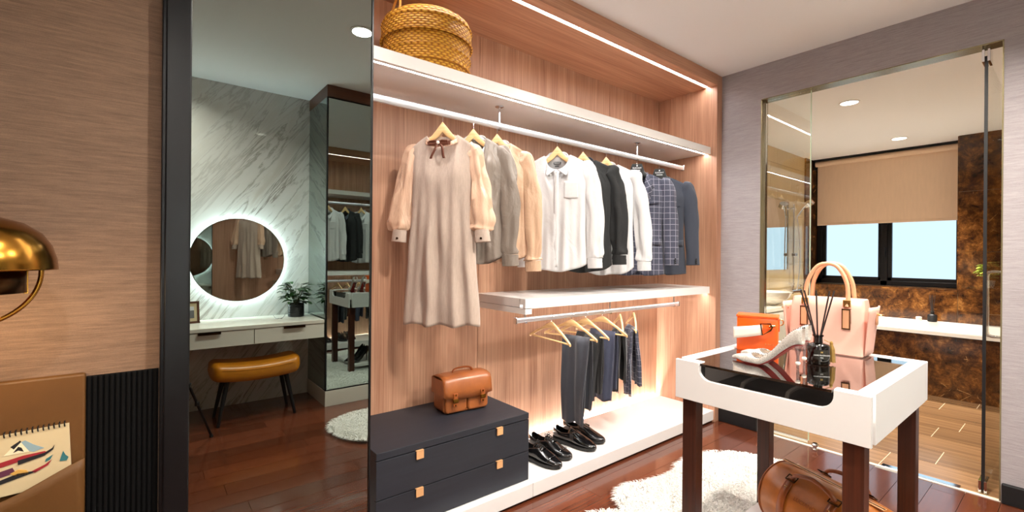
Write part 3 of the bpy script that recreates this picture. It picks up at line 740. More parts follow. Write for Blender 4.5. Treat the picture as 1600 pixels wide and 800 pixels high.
# ---------------------------------------------------------------- basket on the upper shelf
bk = thing('wicker_basket', 'round yellow woven wicker basket with lid on the top shelf', 'basket', (1.108, 2.085, 2.143))
bk.scale = (.93, .93, .90)
MB().lathe([(.205, .0), (.222, .02), (.232, .09), (.231, .205), (.226, .21)], 64).obj('body', M['basket'], bk, smooth=True)
MB().lathe([(.240, .20), (.243, .215), (.240, .26), (.230, .315), (.20, .338), (.05, .345)], 64).obj('lid', M['basket'], bk, smooth=True)
for zz, rr in ((.20, .243), (.285, .238), (.055, .233), (.125, .234)):
    MB().tube([(rr * cos(2 * pi * k / 48), rr * sin(2 * pi * k / 48), zz) for k in range(48)], .006, 8, True).obj('rim', M['basket'], bk, smooth=True)
for a0 in (pi * .97, -pi * .03):
    ux = Vector((cos(a0), sin(a0), 0)); vx = Vector((-sin(a0), cos(a0), 0))
    MB().tube([ux * (.185 - .02 * sin(pi * k / 16)) + vx * (.075 * cos(pi * k / 16)) + Vector((0, 0, .30 + .135 * sin(pi * k / 16))) for k in range(17)], .0065, 8).obj('handle', plain('pale_cane', rgb(216, 150, 66), .5), bk, smooth=True)

# ---------------------------------------------------------------- satchel
st = thing('leather_satchel', 'tan leather satchel with two buckled straps on the black chest', 'bag', (1.355, 2.125, .445), radians(-4))
def rrect(w, h, r, n=5):
    out = []
    for cx, cy, a0 in ((w - r, h - r, 0), (-w + r, h - r, pi / 2), (-w + r, -h + r, pi), (w - r, -h + r, 1.5 * pi)):
        for k in range(n + 1):
            a = a0 + pi / 2 * k / n; out.append((cx + r * cos(a), cy + r * sin(a)))
    return out
MB().prism([(p[0], p[1] + .083) for p in rrect(.136, .083, .03)], 'y', -.055, .06).obj('body', M['tan'], st, smooth=True, bevel=.008, seg=3)
for sd in (-1, 1):
    MB().prism([(sd * .066 + p[0], p[1] + .066) for p in rrect(.063, .060, .02)], 'y', -.072, -.05).obj('front_pocket', M['tan'], st, smooth=True, bevel=.010, seg=3)
fl = MB()
prof = [(.066, .10), (.066, .17), (.060, .188), (.03, .197), (-.03, .197), (-.060, .190), (-.074, .172), (-.082, .13), (-.086, .098)]
rg = []
for y_, z_ in prof:
    rg.append([(x_, y_, z_ - (.020 * (1 - (abs(x_) / .145) ** 2) if z_ < .10 else .010 * (1 - (abs(x_) / .145) ** 2) if z_ < .14 else 0) - .006 * (x_ / .145) ** 4) for x_ in [-.143 + .286 * k / 12 for k in range(13)]])
fl.loft(rg, False, False)
flp = fl.obj('flap', M['tan'], st, smooth=True, solid=.006)
for sd in (-1, 1):
    MB().prism([(sd * .141, .10), (sd * .141, .18)], 'y', 0, 0) if 0 else None
    sg = MB().add([(sd * .143, .066, .10), (sd * .143, .066, .18), (sd * .143, -.066, .18), (sd * .143, -.086, .098)], [(0, 1, 2, 3)]).obj('side_flap', M['tan'], st, solid=.005)
    sx = sd * .082
    stp = MB().box(sx - .013, sx + .013, -.094, -.088, .045, .115).obj('strap', M['tandk'], st, bevel=.003)
    bu = MB().box(sx - .016, sx + .016, -.099, -.092, .066, .086).obj('buckle', M['brass'], stp, bevel=.003)
    for zz in (.054, .106): MB().lathe([(.005, -.002), (.004, .002)], 10).obj('rivet', M['brass'], stp, (sx, -.095, zz), (pi / 2, 0, 0))
MB().tube(spl([(-.055, 0, .195), (-.05, 0, .214), (-.02, 0, .222), (.03, 0, .222), (.058, 0, .212), (.066, 0, .195)], 6), .007, 8, flat=.6).obj('handle', M['tandk'], st, smooth=True)

# ---------------------------------------------------------------- shoes
def shoe_rings(sec, n=20):
    """sec: (y along the foot, half width, z bottom, z top, gap 0..1, x offset)"""
    rings = []
    for y_, w, z0, z1, gp, xo in sec:
        zc = (z0 + z1) / 2; h = (z1 - z0) / 2; r = []
        for k in range(n + 1):
            v = -1 + 2 * k / n; a = v * pi * (1 - gp)
            sx = (1 if sin(a) >= 0 else -1) * abs(sin(a)) ** .75; cz = (1 if cos(a) >= 0 else -1) * abs(cos(a)) ** .7
            r.append((xo + w * sx * (1 if cz > 0 else lerp(1, .88, -cz)), y_, zc - h * cz))
        rings.append(r)
    return rings
def interp(sec, m):
    out = []
    for i in range(len(sec) - 1):
        p0 = sec[max(0, i - 1)]; p1 = sec[i]; p2 = sec[i + 1]; p3 = sec[min(len(sec) - 1, i + 2)]
        for k in range(m):
            t = k / m
            out.append(tuple(.5 * ((2 * b) + (c - a) * t + (2 * a - 5 * b + 4 * c - d) * t * t + (3 * b - a - 3 * c + d) * t ** 3) for a, b, c, d in zip(p0, p1, p2, p3)))
    out.append(sec[-1]); return [tuple(max(v, .002) if q in (1,) else (max(v, 0) if q == 4 else v) for q, v in enumerate(s)) for s in out]
def mens_shoe(name, label, x, y, rz, lace, cx=1):
    t = thing(name, label, 'shoe', (x, y, .09), rz, 'black leather shoes on the white plinth')
    t.scale = (1.05, 1.0, 1.3)
    # toe points to local -y
    sec = [(.142, .012, .026, .070, .30, 0), (.136, .024, .020, .082, .32, 0), (.115, .032, .016, .078, .34, 0), (.07, .034, .016, .068, .36, 0), (.02, .036, .014, .072, .30, .002 * cx), (-.01, .040, .012, .070, .12, .003 * cx), (-.03, .044, .012, .062, 0, .004 * cx), (-.07, .047, .012, .047, 0, .005 * cx), (-.11, .040, .013, .036, 0, .003 * cx), (-.14, .026, .014, .028, 0, 0), (-.154, .008, .016, .022, 0, 0)]
    MB().loft(shoe_rings(interp(sec, 5)), False, False).obj('upper', M['shoe'], t, smooth=70, solid=.003)
    so = []
    for y_, w, z0, z1, gp, xo in interp(sec, 4):
        zb = 0.0 if y_ > .062 else .004 + .008 * sstep((-.09 - y_) / .06) * .6
        ww = w * 1.03 + .004
        so.append([(xo - ww, y_, zb), (xo + ww, y_, zb), (xo + ww, y_, z0 + .004), (xo - ww, y_, z0 + .004)])
    MB().loft(so).obj('sole', M['sole'], t, smooth=30)
    MB().loft([[(-.03, y_, .026), (.03, y_, .026)] for y_ in (.125, -.01)], False, False).obj('insole', M['shoein'], t)
    if lace:
        MB().grid(lambda u, v: ((-.5 + u) * .046, .022 - .062 * v, .078 - .010 * v - .022 * (2 * u - 1) ** 2 * .6), 8, 5).obj('lace_flap', M['shoe'], t, smooth=True, solid=.004)
        for k in range(4):
            yy = .012 - .013 * k; zz = .083 - .003 * k
            MB().tube([(-.020, yy + .004, zz - .010), (-.008, yy, zz), (.008, yy - .003, zz), (.020, yy - .005, zz - .010)], .0022, 6).obj('lace', M['shoein'], t, smooth=True)
        lp = MB()
        for sd in (-1, 1): lp.tube([(0, .014, .086), (sd * .018, .022, .090), (sd * .026, .014, .084), (sd * .012, .008, .084), (0, .012, .086)], .0018, 6)
        lp.obj('lace', M['shoein'], t, smooth=True)
        MB().tube([(.047 * sin(a), -.088 - .012 * cos(a * .9), .026 + .019 * cos(a)) for a in [-1.35 + 2.7 * k / 14 for k in range(15)]], .0016, 6).obj('toe_cap_seam', M['shoe'], t, smooth=True)
    else:
        MB().grid(lambda u, v: ((-.5 + u) * .062, .026 - .075 * v, .082 - .024 * v - .030 * (2 * u - 1) ** 2), 10, 6).obj('vamp_tongue', M['shoe'], t, smooth=True, solid=.004)
        for sd in (-1, 1):
            MB().grid(lambda u, v: (sd * (.037 + .004 * u), .005 - .028 * u, .066 - .022 * v - .004 * u), 4, 4).obj('elastic_gusset', M['shoein'], t, solid=.003)
    return t
mens_shoe('oxford_shoe', 'black lace-up shoe half hidden by the chest of drawers', 1.785, 1.968, radians(12), True, 1)
mens_shoe('oxford_shoe', 'black lace-up shoe standing between its pair and the loafers', 1.910, 2.010, radians(12), True, -1)
mens_shoe('loafer', 'black slip-on loafer standing nearer to the lace-up shoes', 2.115, 2.005, radians(13), False, 1)
mens_shoe('loafer', 'black slip-on loafer standing under the hanging charcoal trousers', 2.245, 2.045, radians(13), False, -1)

# ---------------------------------------------------------------- display table
TX0, TX1, TY0, TY1, TZ = 1.672, 2.445, .390, 1.028, .87
tb = thing('display_table', 'white display table with smoked glass top and dark wooden legs', 'table', ((TX0 + TX1) / 2, (TY0 + TY1) / 2, 0))
ZB = .717; T = .045
def notch(y0, y1, zt, zbm, r=.045, n=6):
    pts = [(TY0, ZB), (TY1, ZB), (TY1, TZ), (y1, TZ)]
    pts += [(y1 - r + r * cos(a), zbm + r + r * sin(a)) for a in [-pi / 2 * k / n for k in range(n + 1)]]
    pts += [(y0 + r + r * cos(a), zbm + r + r * sin(a)) for a in [-pi / 2 - pi / 2 * k / n for k in range(n + 1)]]
    pts += [(y0, TZ), (TY0, TZ)]
    return pts
MB().prism(notch(.486, .931, TZ, .806), 'x', TX0, TX0 + .016).obj('front_panel', M['white'], tb, world=True, bevel=.0015)
B(TX1 - T, TX1, TY0, TY1, ZB, TZ).obj('back_panel', M['white'], tb, world=True, bevel=.002)
B(TX0 + T, TX1 - T, TY1 - T, TY1, ZB, TZ).obj('side_panel', M['white'], tb, world=True)
B(TX0 + T, TX1 - T, TY0, TY0 + T, ZB, TZ).obj('side_panel', M['white'], tb, world=True)
B(TX0 + .017, TX1 - T, TY0 + T, TY1 - T, .725, .745).obj('tray', M['black_velvet'], tb, world=True)
B(TX0 + .016, TX0 + T, TY0 + T, .488, .80, TZ).obj('front_rim', M['white'], tb, world=True); B(TX0 + .016, TX0 + T, .929, TY1 - T, .80, TZ).obj('front_rim', M['white'], tb, world=True)
B(TX0 + .016, TX0 + T, .488, .489, .747, .858).box(TX0 + .016, TX0 + T, .928, .929, .747, .858).obj('lining', M['black_velvet'], tb, world=True)
for yy in (.80, .645):
    MB().grid(lambda u, v: (TX0 + .06 + .55 * v, yy + .012 * u, .745 + .062 * (1 - (max(0, .12 - v) / .12) ** 2) ** .5 if v < .12 else .807), 1, 14).obj('divider', M['grey_velvet'], tb, world=True, solid=.008)
MB().prism([(TX0 + T - .002, TY0 + T), (TX1 - T, TY0 + T), (TX1 - T, TY1 - T), (TX0 + T - .002, TY1 - T), (TX0 + T - .002, .926), (TX0 + .002, .926), (TX0 + .002, .491), (TX0 + T - .002, .491)], 'z', .859, .8675).obj('glass_top', M['topglass'], tb, world=True)
for xa in (1.695, 2.372):
    for ya in (.412, .953):
        B(xa, xa + .054, ya, ya + .056, 0, ZB).obj('leg', M['darkwood'], tb, world=True, bevel=.002)
B(1.76, 2.36, .44, .98, .075, .10).obj('low_shelf', M['white'], tb, world=True, bevel=.002)
GZ = .8675

# tote
tt = thing('tote_bag', 'blush pink leather tote with arched handles on the display table', 'handbag', (2.375, .708, GZ), radians(-88))
def tote_ring(z, hw, hd, r=.02, n=4): return [(p[0], p[1], z) for p in rrect(hw, hd, min(r, hd * .9), n)]
MB().loft([tote_ring(z, w, dd, .012) for z, w, dd in ((0, .132, .072), (.006, .138, .078), (.10, .139, .068), (.20, .137, .052), (.235, .134, .040), (.238, .130, .036))]).obj('body', M['pink'], tt, smooth=35)
for sd in (-1, 1):
    def wing(u, v):
        s = -1 + 2 * u; z = .01 + .20 * v
        return (sd * (.136 + (.010 + .026 * v) * (1 - .35 * s * s)), s * (.066 + .016 * v), z)
    MB().grid(wing, 8, 8).obj('side_wing', M['pink'], tt, smooth=True, solid=.005)
    MB().grid(lambda u, v: (sd * (.170 - .002 * u), -.018 + .036 * u, .135 + .055 * v), 2, 4).obj('side_tab', M['pinkdk'], tt, smooth=True, solid=.005)
    MB().tube([(sd * (.178 + .012 * cos(a)), .014 * sin(a), .178) for a in [2 * pi * k / 16 for k in range(16)]], .003, 6, True).obj('ring', M['gold'], tt, smooth=True)
for f in (-1, 1):
    yy = f * .052
    pts = spl([(-.078, yy * 1.12, .205), (-.080, yy * .95, .24), (-.072, yy * .8, .31), (-.04, yy * .7, .372), (0, yy * .66, .388), (.04, yy * .7, .372), (.072, yy * .8, .31), (.080, yy * .95, .24), (.078, yy * 1.12, .205)], 6)
    MB().tube(pts, .0085, 10).obj('handle', M['pinkdk'], tt, smooth=True)
    for sx in (-.078, .078):
        h_ = MB().box(sx - .014, sx + .014, yy * 1.15 - .003, yy * 1.15 + .003, .205, .235).obj('handle_mount', M['gold'], tt, bevel=.002)
        q = MB(); y0 = f * .062; y1 = f * .071
        fq = MB()
        for bx in ((sx - .015, sx + .015, .112, .117), (sx - .015, sx + .015, .193, .198), (sx - .015, sx - .011, .112, .198), (sx + .011, sx + .015, .112, .198)):
            fq.box(bx[0], bx[1], min(y0, y1 + f * .004), max(y0, y1 + f * .004), bx[2], bx[3])
        fo = fq.obj('metal_frame', plain('dark_gold_frame', rgb(120, 92, 62), .25, 1) if 'dgf' not in M else M['dgf'], tt, bevel=.001); M['dgf'] = fo.data.materials[0]
        B(sx - .011, sx + .011, min(y0, y1 + f * .002), max(y0, y1 + f * .002), .117, .193).obj('leather_inlay', M['pinkdk'], fo)

# orange bag
ob = thing('crossbody_bag', 'small bright orange boxy bag with ivory flap strap on the display table', 'handbag', (2.145, .914, GZ), radians(-70))
MB().loft([[(p[0], p[1], z) for p in rrect(w, dd, .006, 2)] for z, w, dd in ((0, .078, .048), (.004, .081, .050), (.150, .080, .046), (.154, .078, .044))]).obj('body', M['orange'], ob, smooth=35)
MB().box(-.083, .083, -.050, .048, .146, .158).obj('lid', M['orange'], ob, bevel=.004)
def flapstrip(u, v):
    return (-.092 + .112 * u, -.058 - .010 * sin(pi * u) - .004, .052 + .024 * u + .050 * v - .006 * u * v)
MB().grid(flapstrip, 12, 3).obj('flap_strap', M['ivory'], ob, smooth=True, solid=.005)
def bar_(a, b, r=.0028): return [a, b]
bq = MB(); pts = [(.014, -.066, .124), (.052, -.064, .126), (.058, -.064, .110), (.052, -.064, .098), (.022, -.066, .076)]
bq.tube(pts, .0034, 6, True); bq.obj('trapezoid_buckle', M['brassdark'], ob, smooth=40)
MB().tube([(.044, -.066, .114), (.068, -.052, .117)], .0045, 8).obj('clasp', M['gold'], ob, smooth=True)
text('JUNO', .0125, M['gold'], ob, (.046, -.0512, .034), (pi / 2, 0, 0))
MB().grid(lambda u, v: (.0825, -.008 + .016 * u, .088 + .05 * v), 2, 3).obj('side_tab', M['orange'], ob, solid=.005)
MB().tube([(.088 + .011 * cos(a), 0, .128 + .013 * sin(a)) for a in [2 * pi * k / 16 for k in range(16)]], .0026, 6, True).obj('ring', M['gold'], ob, smooth=True)

# glitter pumps
def pump(name, label, loc, rz, mat, heelmat, solemat, grp=None, jewel=True, heel=.098):
    t = thing(name, label, 'shoe', loc, rz, grp)
    hb = heel
    # toe at -y
    def zb(y_): return hb * sstep((y_ + .045) / .155)
    sec = []
    for y_, w, h_, gp in ((.112, .012, .066, .24), (.106, .023, .068, .27), (.085, .028, .064, .31), (.05, .028, .052, .36), (.01, .030, .040, .40), (-.03, .034, .034, .38), (-.058, .037, .036, .26), (-.075, .037, .036, .0), (-.10, .031, .028, 0), (-.125, .020, .020, 0), (-.146, .008, .012, 0), (-.154, .003, .007, 0)):
        z0 = zb(y_) + .004 + (.004 if y_ < -.12 else 0); sec.append((y_, w, z0, z0 + h_, gp, 0))
    I = interp(sec, 5)
    MB().loft(shoe_rings(I, 22), False, False).obj('upper', mat, t, smooth=70, solid=.002)
    so = []
    for y_, w, z0, z1, gp, xo in I:
        so.append([(-w * .62, y_, z0 - .0022), (w * .62, y_, z0 - .0022), (w * .66, y_, z0 + .001), (-w * .66, y_, z0 + .001)])
    MB().loft(so).obj('sole', solemat, t, smooth=30)
    MB().loft([[(-w * .75, y_, z0 + .0045), (w * .75, y_, z0 + .0045)] for y_, w, z0, z1, gp, xo in I if y_ > -.08], False, False).obj('insole', plain('pale_insole', rgb(236, 214, 198), .6) if jewel else M['shoein'], t)
    yh = .094
    MB().lathe([(.0050, 0), (.0045, .004), (.0042, .030), (.0052, .060), (.012, hb - .008), (.018, hb + .006)], 12, (0, yh, 0)).obj('heel', heelmat, t, smooth=True)
    if jewel:
        MB().lathe([(.003, .026), (.0075, .029), (.0085, .033), (.0075, .037), (.003, .040)], 14, (0, yh, 0)).obj('heel_bead', M['ivory'], t, smooth=True)
        ed = MB(); R_ = shoe_rings(I, 22); cnt = 0
        edge = [r_[0] for r_ in R_ if 1] ; edge2 = [r_[-1] for r_ in R_]
        n_ = 0
        for E_ in (edge, edge2):
            acc = 0; last = None
            for (p, s_) in zip(E_, I):
                if s_[4] < .02: continue
                p = Vector(p)
                if last is None or (p - last).length > .0055:
                    ed.lathe([(.0008, -.002), (.0024, 0), (.0008, .002)], 6, p); last = p
        ed.obj('jewelled_edge', M['jewel'], t)
    return t
M['jewel'] = plain('dark_crystal_jewels', rgb(64, 68, 76), .2, .6)
def toe_rz(hx, hy, tx, ty): return atan2(ty - hy, tx - hx) + pi / 2
rzp = toe_rz(1.831, .643, 1.86, .888)
pump('high_heel_pump', 'silver glitter pump with crystal heel standing in front on the display table', (1.842, .735, GZ), rzp, M['glitter'], M['crystal'], M['redsole'], 'pair of glitter pumps')
pump('high_heel_pump', 'silver glitter pump half hidden behind its twin on the display table', (1.952, .752, GZ), rzp, M['glitter'], M['crystal'], M['redsole'], 'pair of glitter pumps')

# reed diffusers
def diffuser(loc, s, label, tassel=True, rz=0, base_mat='bottle'):
    t = thing('reed_diffuser', label, 'diffuser', loc, rz)
    MB().lathe([(.036 * s, 0), (.040 * s, .004 * s), (.040 * s, .070 * s), (.034 * s, .078 * s), (.016 * s, .083 * s), (.015 * s, .105 * s), (.019 * s, .108 * s), (.019 * s, .114 * s)], 28).obj('bottle', M[base_mat], t, smooth=40)
    MB().lathe([(.033 * s, .006 * s), (.036 * s, .010 * s), (.036 * s, .050 * s)], 24).obj('perfume_oil', M['black'], t, smooth=True)
    for k, (ex, ey) in enumerate(((-.058, .01), (-.052, -.012), (-.004, .012), (.034, -.01), (.058, .014))):
        e = Vector((ex, ey, .285)) * s
        MB().tube([Vector((-ex * .22, 0, .015)) * s, e], .0028 * s, 6).obj('reed_stick', M['stick'], t, smooth=True)
    if tassel:
        MB().grid(lambda u, v: (.0408 * s * sin(-.62 + 1.24 * u), -.0408 * s * cos(-.62 + 1.24 * u), (.024 + .036 * v) * s), 8, 1).obj('label', plain('black_gold_label', rgb(34, 30, 22), .4), t, solid=.0005)
        text('HOME FRAGRANCE', .0062 * s, M['ink'], t, (0, -.0416 * s, .040 * s), (pi / 2, 0, 0)); text('PARIS', .0042 * s, M['ink'], t, (0, -.0416 * s, .031 * s), (pi / 2, 0, 0)); text('M', .010 * s, M['goldink'], t, (0, -.0416 * s, .051 * s), (pi / 2, 0, 0))
        ts = MB()
        for k in range(26):
            a = 2 * pi * k / 26; r_ = .010 * (.4 + .6 * random.random())
            ts.tube([(.045 + .004 * cos(a), .004 * sin(a), .078), (.047 + r_ * cos(a), r_ * sin(a), .06), (.049 + r_ * cos(a) * 1.1, r_ * 1.1 * sin(a), .006 + .006 * random.random())], .0016, 5)
        ts.lathe([(.003, .074), (.006, .078), (.006, .084), (.003, .09)], 10, (.045, 0, 0))
        ts.tube([(.016, -.012, .096), (.032, -.010, .088), (.045, 0, .088)], .0014, 5)
        ts.obj('tassel', M['tassel'], t)
    return t
diffuser((2.050, .648, GZ), 1.0, 'black reed diffuser bottle with gold tassel in front of the pink tote', True, radians(-55))

# duffel on the low shelf
du = thing('duffel_bag', 'cognac leather duffel bag on the low shelf under the display table', 'bag', (2.165, .640, .10), atan2(.40, .17))
LD = .225; RD = .148
def drad(s): return RD * (1 - .10 * abs(s) ** 4)
def body(u, v):
    s = -1 + 2 * u; a = 2 * pi * v; r_ = drad(s) * (1 + .02 * noise.noise(Vector((s * 3, cos(a) * 2, sin(a) * 2))))
    z = r_ * sin(a); y_ = r_ * cos(a) * .98
    z = max(z, -RD * .86)
    return (LD * s, y_, RD * .86 + z)
MB().grid(body, 20, 40, False, True).obj('body', M['cognac'], du, smooth=True)
for sd in (-1, 1):
    def cap(u, v):
        a = 2 * pi * u; r_ = drad(1) * v; z = max(r_ * sin(a), -RD * .86)
        return (sd * (LD + .012 * (1 - v * v)), r_ * cos(a) * .98, RD * .86 + z)
    MB().grid(cap, 40, 6, True).obj('end_panel', M['cognac'], du, smooth=True)
    MB().tube([(sd * LD, drad(1) * .99 * cos(a), RD * .86 + max(drad(1) * sin(a), -RD * .85)) for a in [2 * pi * k / 40 for k in range(40)]], .005, 6, True).obj('piping', M['tandk'], du, smooth=True)
    MB().tube([(sd * (LD + .012), .05, RD * 1.2), (sd * (LD + .03), .02, RD * 1.1), (sd * (LD + .03), -.02, RD * 1.1), (sd * (LD + .012), -.05, RD * 1.2)], .006, 6).obj('end_grip', M['tandk'], du, smooth=True)
    sx = sd * .095
    for f in (-1, 1):
        sp_ = MB().grid(lambda u, v: (sx - .016 + .032 * u, f * (RD + .004) * cos(-.6 + 1.55 * v), RD * .86 + (RD + .004) * sin(-.6 + 1.55 * v)), 2, 14).obj('strap', M['tandk'], du, smooth=True, solid=.004)
        bk_ = MB().tube([(sx - .021, f * (RD + .01) * .62, RD * .86 + RD * .82), (sx + .021, f * (RD + .01) * .62, RD * .86 + RD * .82), (sx + .021, f * (RD + .008) * .5, RD * .86 + RD * .92), (sx - .021, f * (RD + .008) * .5, RD * .86 + RD * .92)], .003, 6, True).obj('buckle', M['brassdark'], sp_, smooth=True)
        MB().lathe([(.007, -.002), (.005, .003)], 12).obj('rivet', M['gold'], sp_, (sx, f * (RD + .005) * .78, RD * .86 + RD * .66), (f * radians(50), 0, 0))
for f in (-1, 1):
    MB().tube(spl([(-.095, f * .085, RD * 1.72), (-.07, f * .09, RD * 1.88), (0, f * .085, RD * 1.98), (.07, f * .09, RD * 1.88), (.095, f * .085, RD * 1.72)], 6), .009, 8, flat=.7).obj('handle', M['tandk'], du, smooth=True)
MB().box(-LD * .95, LD * .95, -.010, .010, RD * 1.845, RD * 1.87).obj('zip', M['edge'], du, bevel=.002)
MB().box(-LD * .95, LD * .95, -.002, .002, RD * 1.87, RD * 1.88).obj('zip_teeth', M['brassdark'], du)
text('LUCIANO', .022, M['tandk'], du, (0, -RD * .90, RD * .86 + RD * .50), (radians(62), 0, 0)) if 0 else text('LUCIANO', .022, M['tandk'], du, (0, RD * .872, RD * .86 + RD * .50), (radians(60), 0, pi))
# black heels beside it
pump('high_heel_shoe', 'black high heel on the low shelf, seen only in the mirrors, front one', (1.86, .56, .10), radians(-70), M['shoe'], M['shoe'], M['sole'], 'black heels on the low shelf', False, .095)
pump('high_heel_shoe', 'black high heel on the low shelf, seen only in the mirrors, rear one', (1.86, .68, .10), radians(-70), M['shoe'], M['shoe'], M['sole'], 'black heels on the low shelf', False, .095)

# ---------------------------------------------------------------- sheepskin rug
rg_ = thing('sheepskin_rug', 'shaggy white sheepskin rug with wavy edges under the display table', 'rug', (2.0, .75, 0))
OUT = [(3.06, 1.10), (2.98, 1.34), (2.80, 1.50), (2.56, 1.52), (2.40, 1.47), (2.20, 1.50), (2.05, 1.55), (1.93, 1.50), (1.86, 1.40), (1.72, 1.47), (1.50, 1.50), (1.36, 1.38), (1.30, 1.16), (1.36, .96), (1.24, .80), (1.34, .62), (1.26, .50), (1.12, .38), (1.06, .18), (1.12, .0), (1.34, -.10), (1.62, -.06), (1.80, .04), (2.06, -.02), (2.32, .08), (2.46, .30), (2.52, .52), (2.50, .70), (2.70, .82), (2.94, .90)]
ol = spl(OUT + [OUT[0]], 4)[:-1]
cx_, cy_ = 1.95, .75
base = MB(); rings = []
for q, (k, zz) in enumerate(((1.0, .002), (.985, .016), (.9, .022), (.6, .024), (.25, .024))):
    rings.append([(cx_ + (p[0] - cx_) * k, cy_ + (p[1] - cy_) * k, zz) for p in ol])
base.loft(rings, True, True)
base.obj('hide', M['wool'], rg_, world=True, smooth=True)
def inside(x, y):
    c = False; n = len(ol); j = n - 1
    for i in range(n):
        xi, yi = ol[i][0], ol[i][1]; xj, yj = ol[j][0], ol[j][1]
        if (yi > y) != (yj > y) and x < (xj - xi) * (y - yi) / (yj - yi) + xi: c = not c
        j = i
    return c
tv = []; tf = []
rr = random.Random(3)
def tuft(x, y, z, L, dirx, diry):
    a = rr.random() * 2 * pi; w = .0022 + .0018 * rr.random(); dx, dy = cos(a) * w, sin(a) * w
    i = len(tv)
    mx, my = x + dirx * L * .45, y + diry * L * .45; ex, ey = x + dirx * L, y + diry * L
    h = L * .55
    tv.extend([(x - dx, y - dy, z), (x + dx, y + dy, z), (mx + dx * .9, my + dy * .9, z + h), (mx - dx * .9, my - dy * .9, z + h), (ex, ey, z + h * .7)])
    tf.extend([(i, i + 1, i + 2, i + 3), (i + 3, i + 2, i + 4)])
cnt = 0
while cnt < 80000:
    x, y = rr.uniform(1.0, 3.1), rr.uniform(-.12, 1.58)
    if inside(x, y):
        n1 = noise.noise(Vector((x * 9, y * 9, 0))); n2 = noise.noise(Vector((x * 9, y * 9, 5))); a = 6 * (n1) + rr.uniform(-.7, .7)
        tuft(x, y, .018, .030 + .02 * rr.random(), cos(a) * .8, sin(a) * .8); cnt += 1
for i in range(len(ol)):
    p, q = ol[i], ol[(i + 1) % len(ol)]; e = Vector((q[0] - p[0], q[1] - p[1])); L = e.length
    nx, ny = e.y / L, -e.x / L
    for k in range(int(L / .0016)):
        t_ = rr.random(); a = rr.uniform(-.8, .8)
        tuft(p[0] + e.x * t_, p[1] + e.y * t_, .006, .03 + .03 * rr.random(), nx * cos(a) - ny * sin(a), ny * cos(a) + nx * sin(a))
pm = MB(); pm.v = tv; pm.f = tf
po = pm.obj('pile', M['wool'], rg_, world=True, fix=False); po['kind'] = 'stuff'

# ---------------------------------------------------------------- vanity side (seen in the mirror door)
VZ = .735
vn = thing('vanity_shelf', 'wall-hung cream vanity with two drawers under the round mirror', 'vanity', (.5, -.7, .6))
VX0, VX1, VY = -.12, 1.172, -.45
B(VX0, VX1, YR + .002, VY, VZ - .028, VZ).obj('top', M['cream'], vn, world=True, bevel=.002)
B(VX0 + .01, VX1 - .01, YR + .002, VY - .03, VZ - .145, VZ - .03).obj('body', M['cream'], vn, world=True)
for a, b, hx0, hx1 in ((.04, .655, .30, .44), (.66, VX1, .86, 1.02)):
    dr = B(a, b, VY - .028, VY - .006, VZ - .147, VZ - .032).obj('drawer', M['cream'], vn, world=True, bevel=.0015)
    MB().box(hx0, hx1, VY - .012, VY + .014, VZ - .034, VZ - .030).box(hx0, hx1, VY + .010, VY + .014, VZ - .048, VZ - .030).obj('handle', M['brassdark'], dr)
rm = thing('round_mirror', 'round backlit wall mirror glowing on the marble wall', 'mirror', (.622, YR, 1.225))
def ring_y(prof, n=64): return MB().loft([[(r_ * cos(2 * pi * q / n), y_, r_ * sin(2 * pi * q / n)) for q in range(n)] for r_, y_ in prof])
ring_y([(.345, .036), (.345, .044)]).obj('mirror_disc', M['mirror'], rm)
ring_y([(.346, .033), (.350, .033), (.350, .046), (.346, .046)]).obj('rim', M['brassdark'], rm) if 0 else MB().tube([(.346 * cos(2 * pi * q / 64), .041, .346 * sin(2 * pi * q / 64)) for q in range(64)], .0035, 6, True).obj('rim', M['brassdark'], rm, smooth=True)
ring_y([(.314, .001), (.314, .034)]).obj('backing', M['white'], rm)
MB().loft([[(r_ * cos(2 * pi * q / 64), y_, r_ * sin(2 * pi * q / 64)) for q in range(64)] for r_, y_ in ((.316, .010), (.316, .030), (.330, .030), (.330, .010), (.316, .010))], True, False).obj('led_strip', M['ledcool'], rm)

def leafy(par, n, r0, z0, R, Hh, L, Wd, mat, seed, droop=.5):
    rr = random.Random(seed)
    for i in range(n):
        a = rr.random() * 2 * pi; t = rr.random(); rad = R * (.25 + .75 * rr.random()); zz = z0 + Hh * t
        p0 = Vector((rad * .55 * cos(a), rad * .55 * sin(a), zz)); d0 = Vector((cos(a + rr.uniform(-.4, .4)), sin(a + rr.uniform(-.4, .4)), rr.uniform(-.1, .7))).normalized()
        side = d0.cross(Vector((0, 0, 1))).normalized(); l_ = L * rr.uniform(.7, 1.2); vs = []; fs = []
        for k in range(5):
            u = k / 4; w = Wd * (sin(pi * (u * .9 + .06)) ** .8) * l_ / L; c_ = p0 + d0 * (l_ * u) - Vector((0, 0, droop * l_ * u * u * .6))
            vs += [c_ - side * w + Vector((0, 0, w * .3)), c_, c_ + side * w + Vector((0, 0, w * .3))]
        for k in range(4):
            b = k * 3; fs += [(b, b + 1, b + 4, b + 3), (b + 1, b + 2, b + 5, b + 4)]
        MB().add(vs, fs).obj('leaf', mat, par, smooth=True)
        if i % 3 == 0: MB().tube([(r0 * .3 * cos(a), r0 * .3 * sin(a), z0 * .85), p0 * .6 + Vector((0, 0, zz * .25)), p0], .0022, 5).obj('stem', M['stem'], par, smooth=True)
pp = thing('potted_plant', 'bushy green plant in a black ribbed pot on the vanity', 'plant', (1.035, -.80, VZ))
prf = [(.058, 0)]
for k in range(9): prf += [(.066, .006 + k * .012), (.063, .012 + k * .012)]
prf += [(.066, .114), (.058, .114), (.056, .10)]
